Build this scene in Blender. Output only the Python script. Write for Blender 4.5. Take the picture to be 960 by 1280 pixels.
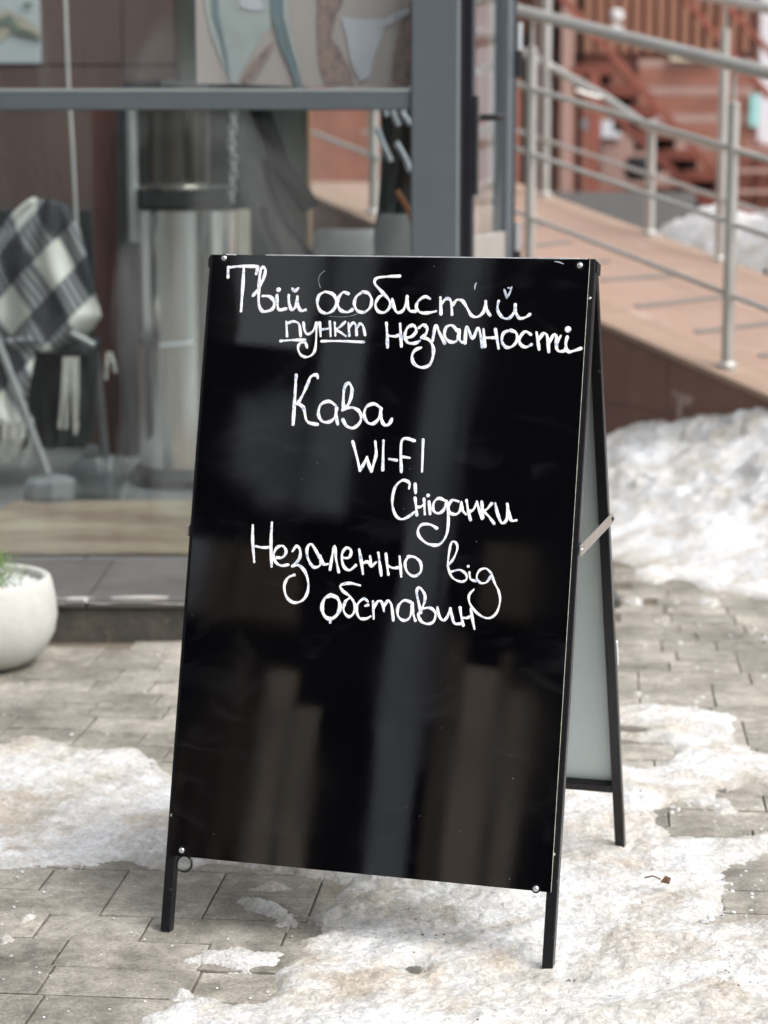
import bpy, math, random
import numpy as np
from mathutils import Vector, Matrix
random.seed(7)
S = bpy.context.scene
C = S.collection
for o in list(bpy.data.objects): bpy.data.objects.remove(o)

# ------------------------------------------------------------------ camera
H, PITCH, F = 1.1269, 0.15955, 2650.0          # metres, radians, focal length in pixels of a 960x1280 picture
cam_d = bpy.data.cameras.new('camera'); cam = bpy.data.objects.new('camera', cam_d); C.objects.link(cam)
cam.location = (0, 0, H); cam.rotation_euler = (math.pi/2 - PITCH, 0, 0)
cam_d.sensor_fit = 'VERTICAL'; cam_d.sensor_height = 36; cam_d.sensor_width = 27
cam_d.lens = 36*F/1280; cam_d.clip_start = .05; cam_d.clip_end = 600
cam_d.dof.use_dof = True; cam_d.dof.focus_distance = 3.03; cam_d.dof.aperture_fstop = 4.3; cam_d.dof.aperture_blades = 0
S.camera = cam
S.render.resolution_x = 768; S.render.resolution_y = 1024

# ------------------------------------------------------------------ light: soft overcast
ELEV, ROT = 56, 122
w = bpy.data.worlds.new('World'); S.world = w; w.use_nodes = True
nt = w.node_tree; nt.nodes.clear()
sky = nt.nodes.new('ShaderNodeTexSky'); sky.sky_type = 'NISHITA'; sky.sun_disc = False
sky.sun_elevation = math.radians(ELEV); sky.sun_rotation = math.radians(ROT)
sky.dust_density = 6; sky.air_density = 1.0; sky.ozone_density = 1.0
hs = nt.nodes.new('ShaderNodeHueSaturation'); hs.inputs['Saturation'].default_value = .22
bg = nt.nodes.new('ShaderNodeBackground'); bg.inputs['Strength'].default_value = .15
wo = nt.nodes.new('ShaderNodeOutputWorld')
nt.links.new(sky.outputs[0], hs.inputs['Color']); nt.links.new(hs.outputs[0], bg.inputs[0]); nt.links.new(bg.outputs[0], wo.inputs[0])
sd = bpy.data.lights.new('sun', 'SUN'); sd.energy = 1.3; sd.angle = math.radians(45); sd.color = (1, .985, .965)
sun = bpy.data.objects.new('sun', sd); C.objects.link(sun)
az = math.radians(ROT)
sdir = Vector((math.sin(az)*math.cos(math.radians(ELEV)), math.cos(az)*math.cos(math.radians(ELEV)), math.sin(math.radians(ELEV))))
sun.rotation_euler = sdir.to_track_quat('Z', 'Y').to_euler(); sun.location = sdir*20
S.view_settings.view_transform = 'Standard'; S.view_settings.look = 'None'
S.view_settings.exposure = 0.6; S.view_settings.gamma = 1
S.render.engine = 'CYCLES'
S.cycles.max_bounces = 8; S.cycles.transparent_max_bounces = 16

# ------------------------------------------------------------------ pixel -> place helpers (to read positions off the photograph)
cp, sp_ = math.cos(PITCH), math.sin(PITCH)
def ray(px, py):
    X = (px-480)/F; Y = (py-640)/F
    return Vector((X, cp-Y*sp_, -sp_-Y*cp))
CAM = Vector((0, 0, H))
def gp(px, py, z=0.0):
    d = ray(px, py); t = (z-H)/d.z; return CAM + d*t
def at(px, py, Y):
    d = ray(px, py); return CAM + d*(Y/d.y)
def on_plane(px, py, p0, n):
    d = ray(px, py); t = (p0-CAM).dot(n)/d.dot(n); return CAM + d*t

# ------------------------------------------------------------------ materials
def nnew(m, t, **k):
    n = m.node_tree.nodes.new(t)
    for a, b in k.items(): setattr(n, a, b)
    return n
def mat(name, col, rough=.6, metal=0, var=.12, scale=8, bump=.0, bscale=60, spec=.5, col2=None, stretch=(1,1,1), coat=0, ior=1.45):
    m = bpy.data.materials.new(name); m.use_nodes = True
    L = m.node_tree.links; b = m.node_tree.nodes['Principled BSDF']
    b.inputs['Roughness'].default_value = rough; b.inputs['Metallic'].default_value = metal
    b.inputs['IOR'].default_value = ior; b.inputs['Specular IOR Level'].default_value = spec; b.inputs['Coat Weight'].default_value = coat
    tc = nnew(m, 'ShaderNodeTexCoord'); mp = nnew(m, 'ShaderNodeMapping'); mp.inputs['Scale'].default_value = stretch
    L.new(tc.outputs['Object'], mp.inputs[0])
    n = nnew(m, 'ShaderNodeTexNoise'); n.inputs['Scale'].default_value = scale; n.inputs['Detail'].default_value = 6; n.inputs['Roughness'].default_value = .65
    L.new(mp.outputs[0], n.inputs['Vector'])
    cr = nnew(m, 'ShaderNodeValToRGB'); cr.color_ramp.elements[0].position = .3; cr.color_ramp.elements[1].position = .7
    c2 = col2 or tuple(min(1, c*(1+var)) for c in col); c1 = tuple(c*(1-var) for c in col) if not col2 else col
    cr.color_ramp.elements[0].color = (*c1, 1); cr.color_ramp.elements[1].color = (*c2, 1)
    L.new(n.outputs['Fac'], cr.inputs[0]); L.new(cr.outputs[0], b.inputs['Base Color'])
    if bump:
        n2 = nnew(m, 'ShaderNodeTexNoise'); n2.inputs['Scale'].default_value = bscale; n2.inputs['Detail'].default_value = 5
        L.new(mp.outputs[0], n2.inputs['Vector'])
        bp = nnew(m, 'ShaderNodeBump'); bp.inputs['Strength'].default_value = bump; bp.inputs['Distance'].default_value = .01
        L.new(n2.outputs['Fac'], bp.inputs['Height']); L.new(bp.outputs[0], b.inputs['Normal'])
    m['bsdf'] = b.name
    return m

M = {}
M['paint'] = mat('black_satin_paint', (.006,.006,.008), .28, var=.3, scale=30, bump=.08, bscale=300)
def chip(m, sc, thr, col):
    L = m.node_tree.links; b = m.node_tree.nodes[m['bsdf']]; src = b.inputs['Base Color'].links[0].from_socket
    geo = nnew(m, 'ShaderNodeNewGeometry'); n = nnew(m, 'ShaderNodeTexNoise'); n.inputs['Scale'].default_value = sc; n.inputs['Detail'].default_value = 5; n.inputs['Roughness'].default_value = .75
    L.new(geo.outputs['Position'], n.inputs['Vector']); mr = nnew(m, 'ShaderNodeMapRange'); mr.inputs[1].default_value = thr; mr.inputs[2].default_value = thr+.05; L.new(n.outputs['Fac'], mr.inputs[0])
    mx = nnew(m, 'ShaderNodeMix', data_type='RGBA'); L.new(mr.outputs[0], mx.inputs['Factor']); L.new(src, mx.inputs['A']); mx.inputs['B'].default_value = (*col, 1); L.new(mx.outputs['Result'], b.inputs['Base Color'])
chip(M['paint'], 55, .66, (.09,.085,.075))
M['steel'] = mat('brushed_rail_steel', (.58,.565,.53), .42, .75, var=.12, scale=3, stretch=(1,1,1))
M['zinc'] = mat('zinc_bolt', (.72,.74,.76), .3, 1, var=.1, scale=80)
M['strap'] = mat('dull_zinc_strap', (.36,.32,.29), .45, .5, var=.12, scale=40)
M['edge'] = mat('pale_sheet_edge', (.50,.50,.42), .6, var=.5, scale=90)
M['back_sheet'] = mat('pale_back_sheet', (.56,.64,.63), .3, var=.03, scale=3)
M['alu'] = mat('grey_window_frame_paint', (.082,.099,.112), .42, 0, var=.06, scale=12, bump=.02)
M['alu_light'] = mat('grey_frame_edge', (.26,.29,.30), .4, 0, var=.05, scale=12)
M['dark_frame'] = mat('dark_frame_gasket', (.012,.013,.02), .4, var=.2, scale=12)
M['concrete_slab'] = mat('grey_step_slab', (.085,.082,.077), .7, var=.3, scale=5, bump=.15, bscale=60)
M['riser'] = mat('dark_riser_stone', (.062,.056,.046), .75, var=.45, scale=7, bump=.3, bscale=50)
M['floor'] = mat('grey_interior_floor', (.15,.155,.155), .55, var=.15, scale=3)
M['planter'] = mat('pale_concrete_planter', (.47,.47,.44), .75, var=.13, scale=9, bump=.12, bscale=90)
M['wall_brown'] = mat('brown_wall_panel', (.10,.062,.054), .55, var=.12, scale=3, stretch=(1,1,.3))
M['wall_dark'] = mat('dark_grey_wall', (.05,.05,.046), .5, var=.3, scale=3)
M['red_panel'] = mat('dark_red_panel', (.085,.025,.02), .5, var=.15, scale=3)
M['heater_steel'] = mat('polished_heater_steel', (.80,.78,.75), .2, 1, var=.06, scale=2, stretch=(30,30,.3))
M['heater_dark'] = mat('smoked_heater_steel', (.16,.15,.13), .2, 1, var=.3, scale=2, stretch=(12,12,.3))
M['black_plastic'] = mat('black_plastic', (.010,.010,.011), .55, var=.3, scale=20)
M['ramp_top'] = mat('terracotta_ramp_tile', (.30,.20,.155), .6, var=.08, scale=4, bump=.06, bscale=80)
M['ramp_edge'] = mat('ramp_edge_tile', (.31,.215,.16), .6, var=.1, scale=6)
M['ramp_wall'] = mat('brown_ramp_wall_tile', (.21,.11,.085), .55, var=.12, scale=5, bump=.05)
M['strip'] = mat('grey_grip_strip', (.17,.16,.15), .7, var=.15, scale=40, bump=.3, bscale=200)
M['brick_red'] = mat('red_cladding', (.33,.14,.10), .6, var=.18, scale=4)
M['brick_red2'] = mat('orange_brown_cladding', (.33,.16,.105), .6, var=.12, scale=3)
M['pinkish'] = mat('pink_plaster', (.42,.27,.23), .8, var=.08, scale=2)
M['rust_steel'] = mat('red_oxide_steel', (.28,.09,.062), .5, var=.2, scale=6)
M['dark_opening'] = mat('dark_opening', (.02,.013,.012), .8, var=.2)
M['pale_wall'] = mat('pale_plaster', (.72,.74,.78), .8, var=.04, scale=1)
M['asphalt'] = mat('wet_asphalt', (.16,.155,.15), .6, var=.15, scale=1.5, bump=.1)
chip(M['ramp_top'], 3.5, .60, (.36,.27,.22)); chip(M['ramp_wall'], 5, .62, (.26,.155,.125)); chip(M['back_sheet'], 26, .70, (.40,.43,.41)); chip(M['riser'], 16, .60, (.15,.12,.08)); chip(M['planter'], 22, .64, (.36,.36,.33))
M['col_grey'] = mat('pale_streak_column', (.42,.44,.48), .8, var=.08, scale=1)
M['glass_dark'] = mat('dark_window_glass', (.01,.012,.015), .1, var=.2, scale=1)
M['facade_dark'] = mat('dark_stone_facade', (.008,.008,.008), .75, var=.25, scale=1.2)
M['facade_brown'] = mat('brown_streak_strip', (.30,.235,.18), .6, var=.35, scale=1.2, stretch=(2.5,2.5,.15))
M['foliage'] = mat('conifer_needles', (.10,.17,.045), .7, var=.4, scale=40)
M['soil'] = mat('dark_soil', (.03,.022,.016), .9, var=.4, scale=40, bump=.4)
M['turq'] = mat('turquoise_sign', (.35,.65,.63), .5, var=.05)
M['orange'] = mat('orange_trim', (.36,.12,.04), .5, var=.1)
M['grey_fabric'] = mat('dark_grey_cloth', (.03,.031,.034), .9, var=.4, scale=9, bump=.3, bscale=60)
M['tassel'] = mat('cream_fringe_yarn', (.50,.48,.43), .9, var=.2, scale=60)
M['metal_grey'] = mat('grey_tube', (.34,.34,.34), .45, .3, var=.1)
M['stone_grey'] = mat('rough_grey_block', (.17,.18,.18), .8, var=.3, scale=15, bump=.4, bscale=40)
M['orange_leaf'] = mat('dry_leaf', (.11,.055,.035), .8, var=.3, scale=60)

# glossy black sheet of the board: clear reflections, faint waviness, dust specks
def board_mat():
    m = mat('glossy_black_sheet', (.0025,.0025,.004), .05, ior=1.75, var=.2, scale=5)
    L = m.node_tree.links; b = m.node_tree.nodes[m['bsdf']]
    tc = nnew(m, 'ShaderNodeTexCoord'); mp = nnew(m, 'ShaderNodeMapping'); L.new(tc.outputs['Object'], mp.inputs[0])
    n = nnew(m, 'ShaderNodeTexNoise'); n.inputs['Scale'].default_value = 2.6; n.inputs['Detail'].default_value = 1
    L.new(mp.outputs[0], n.inputs['Vector'])
    n3 = nnew(m, 'ShaderNodeTexNoise'); n3.inputs['Scale'].default_value = 150; n3.inputs['Detail'].default_value = 2
    L.new(mp.outputs[0], n3.inputs['Vector'])
    b1 = nnew(m, 'ShaderNodeBump'); b1.inputs['Distance'].default_value = .006; b1.inputs['Strength'].default_value = .14
    L.new(n.outputs['Fac'], b1.inputs['Height'])
    b2 = nnew(m, 'ShaderNodeBump'); b2.inputs['Distance'].default_value = .0002; b2.inputs['Strength'].default_value = .02
    L.new(n3.outputs['Fac'], b2.inputs['Height']); L.new(b1.outputs[0], b2.inputs['Normal']); L.new(b2.outputs[0], b.inputs['Normal'])
    # wiped smears raise the roughness in soft patches
    n2 = nnew(m, 'ShaderNodeTexNoise'); n2.inputs['Scale'].default_value = 5; n2.inputs['Detail'].default_value = 5
    L.new(mp.outputs[0], n2.inputs['Vector'])
    r = nnew(m, 'ShaderNodeMapRange'); r.inputs[1].default_value = .35; r.inputs[2].default_value = .75; r.inputs[3].default_value = .015; r.inputs[4].default_value = .09
    L.new(n2.outputs['Fac'], r.inputs[0]); L.new(r.outputs[0], b.inputs['Roughness'])
    # dust
    v = nnew(m, 'ShaderNodeTexVoronoi'); v.inputs['Scale'].default_value = 30; L.new(mp.outputs[0], v.inputs['Vector'])
    lt = nnew(m, 'ShaderNodeMath', operation='LESS_THAN'); lt.inputs[1].default_value = .018
    L.new(v.outputs['Distance'], lt.inputs[0])
    mx = nnew(m, 'ShaderNodeMix', data_type='RGBA'); L.new(lt.outputs[0], mx.inputs['Factor'])
    ns = nnew(m, 'ShaderNodeTexNoise'); ns.inputs['Scale'].default_value = 7; ns.inputs['Detail'].default_value = 8; ns.inputs['Distortion'].default_value = 1.4
    mps = nnew(m, 'ShaderNodeMapping'); mps.inputs['Scale'].default_value = (1, 1, 2.2); mps.inputs['Rotation'].default_value = (0, .35, 0); L.new(tc.outputs['Object'], mps.inputs[0]); L.new(mps.outputs[0], ns.inputs['Vector'])
    cs = nnew(m, 'ShaderNodeValToRGB'); cs.color_ramp.elements[0].position = .56; cs.color_ramp.elements[0].color = (.0012,.0012,.002,1); cs.color_ramp.elements[1].position = .85; cs.color_ramp.elements[1].color = (.011,.0115,.013,1)
    L.new(ns.outputs['Fac'], cs.inputs[0]); L.new(cs.outputs[0], mx.inputs['A'])
    mx.inputs['B'].default_value = (.35,.35,.36,1)
    L.new(mx.outputs['Result'], b.inputs['Base Color'])
    return m
M['board'] = board_mat()
def marker_mat():
    m = mat('white_paint_marker', (.80,.84,.90), .45, var=.1, scale=70)
    L = m.node_tree.links; b = m.node_tree.nodes[m['bsdf']]
    tc = nnew(m, 'ShaderNodeTexCoord')
    n = nnew(m, 'ShaderNodeTexNoise'); n.inputs['Scale'].default_value = 95; n.inputs['Detail'].default_value = 4
    n.inputs['Roughness'].default_value = .75
    L.new(tc.outputs['Object'], n.inputs['Vector'])
    cr = nnew(m, 'ShaderNodeValToRGB'); e = cr.color_ramp.elements
    e[0].position = .37; e[0].color = (.46,.53,.70,1); e[1].position = .46; e[1].color = (.96,.97,.99,1)
    L.new(n.outputs['Fac'], cr.inputs[0]); L.new(cr.outputs[0], b.inputs['Base Color'])
    return m
M['marker'] = marker_mat()
def marker_weak():
    m = mat('thin_worn_paint_marker', (.25,.30,.40), .45, col2=(.70,.75,.84), scale=110)
    return m
M['marker_weak'] = marker_weak()

def glass_mat(name, haze=.05, tint=(.93,.96,.96), bump=.0, hz=(.55,.57,.57), hscale=1.2, ior=1.45):
    m = bpy.data.materials.new(name); m.use_nodes = True; m.node_tree.nodes.clear(); L = m.node_tree.links
    out = nnew(m, 'ShaderNodeOutputMaterial')
    tr = nnew(m, 'ShaderNodeBsdfTransparent'); tr.inputs[0].default_value = (*tint, 1)
    gl = nnew(m, 'ShaderNodeBsdfGlossy'); gl.inputs['Roughness'].default_value = .03
    df = nnew(m, 'ShaderNodeBsdfDiffuse'); df.inputs[0].default_value = (*hz, 1)
    fr = nnew(m, 'ShaderNodeFresnel'); fr.inputs[0].default_value = ior
    tc = nnew(m, 'ShaderNodeTexCoord')
    n = nnew(m, 'ShaderNodeTexNoise'); n.inputs['Scale'].default_value = hscale; n.inputs['Detail'].default_value = 4; n.inputs['Distortion'].default_value = .9
    mp = nnew(m, 'ShaderNodeMapping'); mp.inputs['Scale'].default_value = (2.2, 1, .9); L.new(tc.outputs['Object'], mp.inputs[0]); L.new(mp.outputs[0], n.inputs['Vector'])
    mr = nnew(m, 'ShaderNodeMapRange'); mr.inputs[1].default_value = .50; mr.inputs[2].default_value = .64; mr.inputs[3].default_value = haze*.4; mr.inputs[4].default_value = haze*5  # pale haze patches: dirt plus wavy reflections put into the pane's colour
    L.new(n.outputs['Fac'], mr.inputs[0])
    if bump:
        b = nnew(m, 'ShaderNodeBump'); b.inputs['Strength'].default_value = bump; b.inputs['Distance'].default_value = .05
        L.new(n.outputs['Fac'], b.inputs['Height']); L.new(b.outputs[0], gl.inputs['Normal']); L.new(b.outputs[0], fr.inputs['Normal'])
    gm = nnew(m, 'ShaderNodeNewGeometry'); nb = nnew(m, 'ShaderNodeMath', operation='SUBTRACT'); nb.inputs[0].default_value = 1; L.new(gm.outputs['Backfacing'], nb.inputs[1])
    k1 = nnew(m, 'ShaderNodeMath', operation='MULTIPLY'); L.new(mr.outputs[0], k1.inputs[0]); L.new(nb.outputs[0], k1.inputs[1])
    k2 = nnew(m, 'ShaderNodeMath', operation='MULTIPLY'); L.new(fr.outputs[0], k2.inputs[0]); L.new(nb.outputs[0], k2.inputs[1])
    m1 = nnew(m, 'ShaderNodeMixShader'); L.new(k1.outputs[0], m1.inputs[0]); L.new(tr.outputs[0], m1.inputs[1]); L.new(df.outputs[0], m1.inputs[2])
    m2 = nnew(m, 'ShaderNodeMixShader'); L.new(k2.outputs[0], m2.inputs[0]); L.new(m1.outputs[0], m2.inputs[1]); L.new(gl.outputs[0], m2.inputs[2])
    L.new(m2.outputs[0], out.inputs[0])
    return m
M['film'] = glass_mat('clear_window_glass', .028, bump=.05, ior=1.33)
M['leaf_glass'] = glass_mat('door_glass', .05, hz=(.6,.58,.55), ior=1.12)
M['plastic_film'] = glass_mat('crumpled_clear_plastic', .10, tint=(.72,.74,.74), bump=1.0, hscale=5)

def paver_mat(wet=1.0):
    m = mat('grey_concrete_paver' if wet == 1 else 'wet_concrete_paver', (.215,.20,.178), .72, bump=.22, bscale=140)
    L = m.node_tree.links; b = m.node_tree.nodes[m['bsdf']]
    geo = nnew(m, 'ShaderNodeNewGeometry'); oi = nnew(m, 'ShaderNodeObjectInfo')
    n = nnew(m, 'ShaderNodeTexNoise'); n.inputs['Scale'].default_value = 5; n.inputs['Detail'].default_value = 8; n.inputs['Roughness'].default_value = .7
    L.new(geo.outputs['Position'], n.inputs['Vector'])
    cr = nnew(m, 'ShaderNodeValToRGB'); e = cr.color_ramp.elements
    e[0].position = .32; e[0].color = (.128,.116,.096,1); e[1].position = .60; e[1].color = (.335,.312,.27,1)
    L.new(n.outputs['Fac'], cr.inputs[0])
    v = nnew(m, 'ShaderNodeMapRange'); v.inputs[3].default_value = .84*wet; v.inputs[4].default_value = 1.16*wet; L.new(oi.outputs['Random'], v.inputs[0])
    n2 = nnew(m, 'ShaderNodeTexNoise'); n2.inputs['Scale'].default_value = 190; n2.inputs['Detail'].default_value = 3; L.new(geo.outputs['Position'], n2.inputs['Vector'])
    v2 = nnew(m, 'ShaderNodeMapRange'); v2.inputs[1].default_value = .3; v2.inputs[2].default_value = .7; v2.inputs[3].default_value = .78; v2.inputs[4].default_value = 1.2; L.new(n2.outputs['Fac'], v2.inputs[0])
    n5 = nnew(m, 'ShaderNodeTexNoise'); n5.inputs['Scale'].default_value = 34; n5.inputs['Detail'].default_value = 8; n5.inputs['Roughness'].default_value = .75; n5.inputs['Distortion'].default_value = .6; L.new(geo.outputs['Position'], n5.inputs['Vector'])
    v5 = nnew(m, 'ShaderNodeMapRange'); v5.inputs[1].default_value = .34; v5.inputs[2].default_value = .6; v5.inputs[3].default_value = .66; v5.inputs[4].default_value = 1.12; L.new(n5.outputs['Fac'], v5.inputs[0])
    m0 = nnew(m, 'ShaderNodeMath', operation='MULTIPLY'); L.new(v.outputs[0], m0.inputs[0]); L.new(v5.outputs[0], m0.inputs[1])
    mu = nnew(m, 'ShaderNodeMath', operation='MULTIPLY'); L.new(m0.outputs[0], mu.inputs[0]); L.new(v2.outputs[0], mu.inputs[1])
    mx = nnew(m, 'ShaderNodeVectorMath', operation='SCALE'); L.new(cr.outputs[0], mx.inputs[0]); L.new(mu.outputs[0], mx.inputs['Scale'])
    # scattered frost grains
    v3 = nnew(m, 'ShaderNodeTexVoronoi'); v3.inputs['Scale'].default_value = 95; L.new(geo.outputs['Position'], v3.inputs['Vector'])
    n4 = nnew(m, 'ShaderNodeTexNoise'); n4.inputs['Scale'].default_value = 4; n4.inputs['Detail'].default_value = 3; L.new(geo.outputs['Position'], n4.inputs['Vector'])
    th = nnew(m, 'ShaderNodeMapRange'); th.inputs[1].default_value = .5; th.inputs[2].default_value = .75; th.inputs[3].default_value = .0; th.inputs[4].default_value = .15; L.new(n4.outputs['Fac'], th.inputs[0])
    lt = nnew(m, 'ShaderNodeMath', operation='LESS_THAN'); L.new(v3.outputs['Distance'], lt.inputs[0]); L.new(th.outputs[0], lt.inputs[1])
    m3 = nnew(m, 'ShaderNodeMix', data_type='RGBA'); L.new(lt.outputs[0], m3.inputs['Factor']); L.new(mx.outputs[0], m3.inputs['A']); m3.inputs['B'].default_value = (.72,.73,.74,1)
    L.new(m3.outputs['Result'], b.inputs['Base Color'])
    r = nnew(m, 'ShaderNodeMapRange'); r.inputs[1].default_value = .3; r.inputs[2].default_value = .6; r.inputs[3].default_value = .45*wet; r.inputs[4].default_value = .8*wet
    L.new(n.outputs['Fac'], r.inputs[0]); L.new(r.outputs[0], b.inputs['Roughness'])
    return m
M['paver'] = paver_mat(); M['paver_wet'] = paver_mat(.62)
def snow_mat(name='trodden_snow', dirt=.46, clean=(.80,.805,.81), stain=.75):
    m = mat(name, clean, .55)
    L = m.node_tree.links; b = m.node_tree.nodes[m['bsdf']]
    geo = nnew(m, 'ShaderNodeNewGeometry')
    mp = nnew(m, 'ShaderNodeMapping'); mp.inputs['Scale'].default_value = (1, 1, 1); L.new(geo.outputs['Position'], mp.inputs[0])
    def noise(sc, det=6, dist=0, rough=.6):
        n = nnew(m, 'ShaderNodeTexNoise'); n.inputs['Scale'].default_value = sc; n.inputs['Detail'].default_value = det; n.inputs['Distortion'].default_value = dist; n.inputs['Roughness'].default_value = rough
        L.new(mp.outputs[0], n.inputs['Vector']); return n.outputs['Fac']
    a = noise(3.6, 10, .9, .74)
    cr = nnew(m, 'ShaderNodeValToRGB'); e = cr.color_ramp.elements
    e[0].position = .27; e[0].color = (.34,.275,.20,1)
    e[1].position = .30+.34*dirt+.12; e[1].color = (*clean, 1)
    x = cr.color_ramp.elements.new(.28+.17*dirt+.02); x.color = (.62,.575,.51,1)
    L.new(a, cr.inputs[0])
    st = nnew(m, 'ShaderNodeMapRange'); st.inputs[1].default_value = .50; st.inputs[2].default_value = .64; st.inputs[3].default_value = 0; st.inputs[4].default_value = stain; L.new(noise(5.5, 7, .6, .66), st.inputs[0])
    ms = nnew(m, 'ShaderNodeMix', data_type='RGBA'); L.new(st.outputs[0], ms.inputs['Factor']); L.new(cr.outputs[0], ms.inputs['A']); ms.inputs['B'].default_value = (.52,.44,.345,1)
    cr = ms; CRO = ms.outputs['Result']
    f = noise(22, 8, .3, .75)
    c2 = nnew(m, 'ShaderNodeMapRange'); c2.inputs[1].default_value = .30; c2.inputs[2].default_value = .60; c2.inputs[3].default_value = .74; c2.inputs[4].default_value = 1.08; L.new(f, c2.inputs[0])
    sc = nnew(m, 'ShaderNodeVectorMath', operation='SCALE'); c3 = nnew(m, 'ShaderNodeMapRange'); c3.inputs[1].default_value = .36; c3.inputs[2].default_value = .58; c3.inputs[3].default_value = .70; c3.inputs[4].default_value = 1.05; L.new(noise(105, 5, .2, .8), c3.inputs[0])
    cm = nnew(m, 'ShaderNodeMath', operation='MULTIPLY'); L.new(c2.outputs[0], cm.inputs[0]); L.new(c3.outputs[0], cm.inputs[1])
    L.new(CRO, sc.inputs[0]); L.new(cm.outputs[0], sc.inputs['Scale'])
    # grit
    v = nnew(m, 'ShaderNodeTexVoronoi'); v.inputs['Scale'].default_value = 62; L.new(mp.outputs[0], v.inputs['Vector'])
    th = nnew(m, 'ShaderNodeMapRange'); th.inputs[1].default_value = .42; th.inputs[2].default_value = .7; th.inputs[3].default_value = 0; th.inputs[4].default_value = .20; L.new(noise(3.1, 3), th.inputs[0])
    lt = nnew(m, 'ShaderNodeMath', operation='LESS_THAN'); L.new(v.outputs['Distance'], lt.inputs[0]); L.new(th.outputs[0], lt.inputs[1])
    m3 = nnew(m, 'ShaderNodeMix', data_type='RGBA'); L.new(lt.outputs[0], m3.inputs['Factor']); L.new(sc.outputs[0], m3.inputs['A']); m3.inputs['B'].default_value = (.10,.075,.055,1)
    L.new(m3.outputs['Result'], b.inputs['Base Color'])
    at_ = nnew(m, 'ShaderNodeAttribute'); at_.attribute_name = 'thick'
    tn = nnew(m, 'ShaderNodeMath', operation='MULTIPLY_ADD'); L.new(noise(30, 6, .3, .7), tn.inputs[0]); tn.inputs[1].default_value = -.10; L.new(at_.outputs['Fac'], tn.inputs[2])
    tm_ = nnew(m, 'ShaderNodeMapRange'); tm_.inputs[1].default_value = -.05; tm_.inputs[2].default_value = -.012; tm_.inputs[3].default_value = .38; tm_.inputs[4].default_value = 0; L.new(tn.outputs[0], tm_.inputs[0])
    m4 = nnew(m, 'ShaderNodeMix', data_type='RGBA'); L.new(tm_.outputs[0], m4.inputs['Factor']); L.new(m3.outputs['Result'], m4.inputs['A']); m4.inputs['B'].default_value = (.33,.31,.275,1)
    L.new(m4.outputs['Result'], b.inputs['Base Color'])
    h1 = noise(14, 8, .2, .7); h2 = noise(90, 6, 0, .7)
    ad = nnew(m, 'ShaderNodeMath', operation='MULTIPLY_ADD'); L.new(h2, ad.inputs[0]); ad.inputs[1].default_value = .6; L.new(h1, ad.inputs[2])
    bp = nnew(m, 'ShaderNodeBump'); bp.inputs['Strength'].default_value = .9; bp.inputs['Distance'].default_value = .014
    L.new(ad.outputs[0], bp.inputs['Height']); L.new(bp.outputs[0], b.inputs['Normal'])
    rr = nnew(m, 'ShaderNodeMapRange'); rr.inputs[1].default_value = .35; rr.inputs[2].default_value = .65; rr.inputs[3].default_value = .22; rr.inputs[4].default_value = .75
    L.new(a, rr.inputs[0]); L.new(rr.outputs[0], b.inputs['Roughness'])
    return m
M['snow'] = snow_mat()
M['snow_clean'] = snow_mat('heaped_snow', .30, (.80,.81,.83), .6)
M['bed'] = mat('damp_joint_sand', (.12,.10,.075), .9, var=.4, scale=20, bump=.4, bscale=100)

def mat_jute():
    m = mat('worn_jute_mat', (.40,.33,.235), .95, bump=.9, bscale=130)
    L = m.node_tree.links; b = m.node_tree.nodes[m['bsdf']]
    tc = nnew(m, 'ShaderNodeTexCoord'); mp = nnew(m, 'ShaderNodeMapping'); mp.inputs['Scale'].default_value = (1, 2.2, 1); L.new(tc.outputs['Object'], mp.inputs[0])
    n = nnew(m, 'ShaderNodeTexNoise'); n.inputs['Scale'].default_value = 2.3; n.inputs['Detail'].default_value = 8; n.inputs['Roughness'].default_value = .65; L.new(mp.outputs[0], n.inputs['Vector'])
    cr = nnew(m, 'ShaderNodeValToRGB'); e = cr.color_ramp.elements
    e[0].position = .36; e[0].color = (.20,.13,.10,1); e[1].position = .64; e[1].color = (.38,.31,.215,1)
    L.new(n.outputs['Fac'], cr.inputs[0]); L.new(cr.outputs[0], b.inputs['Base Color'])
    return m
M['jute'] = mat_jute()
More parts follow.
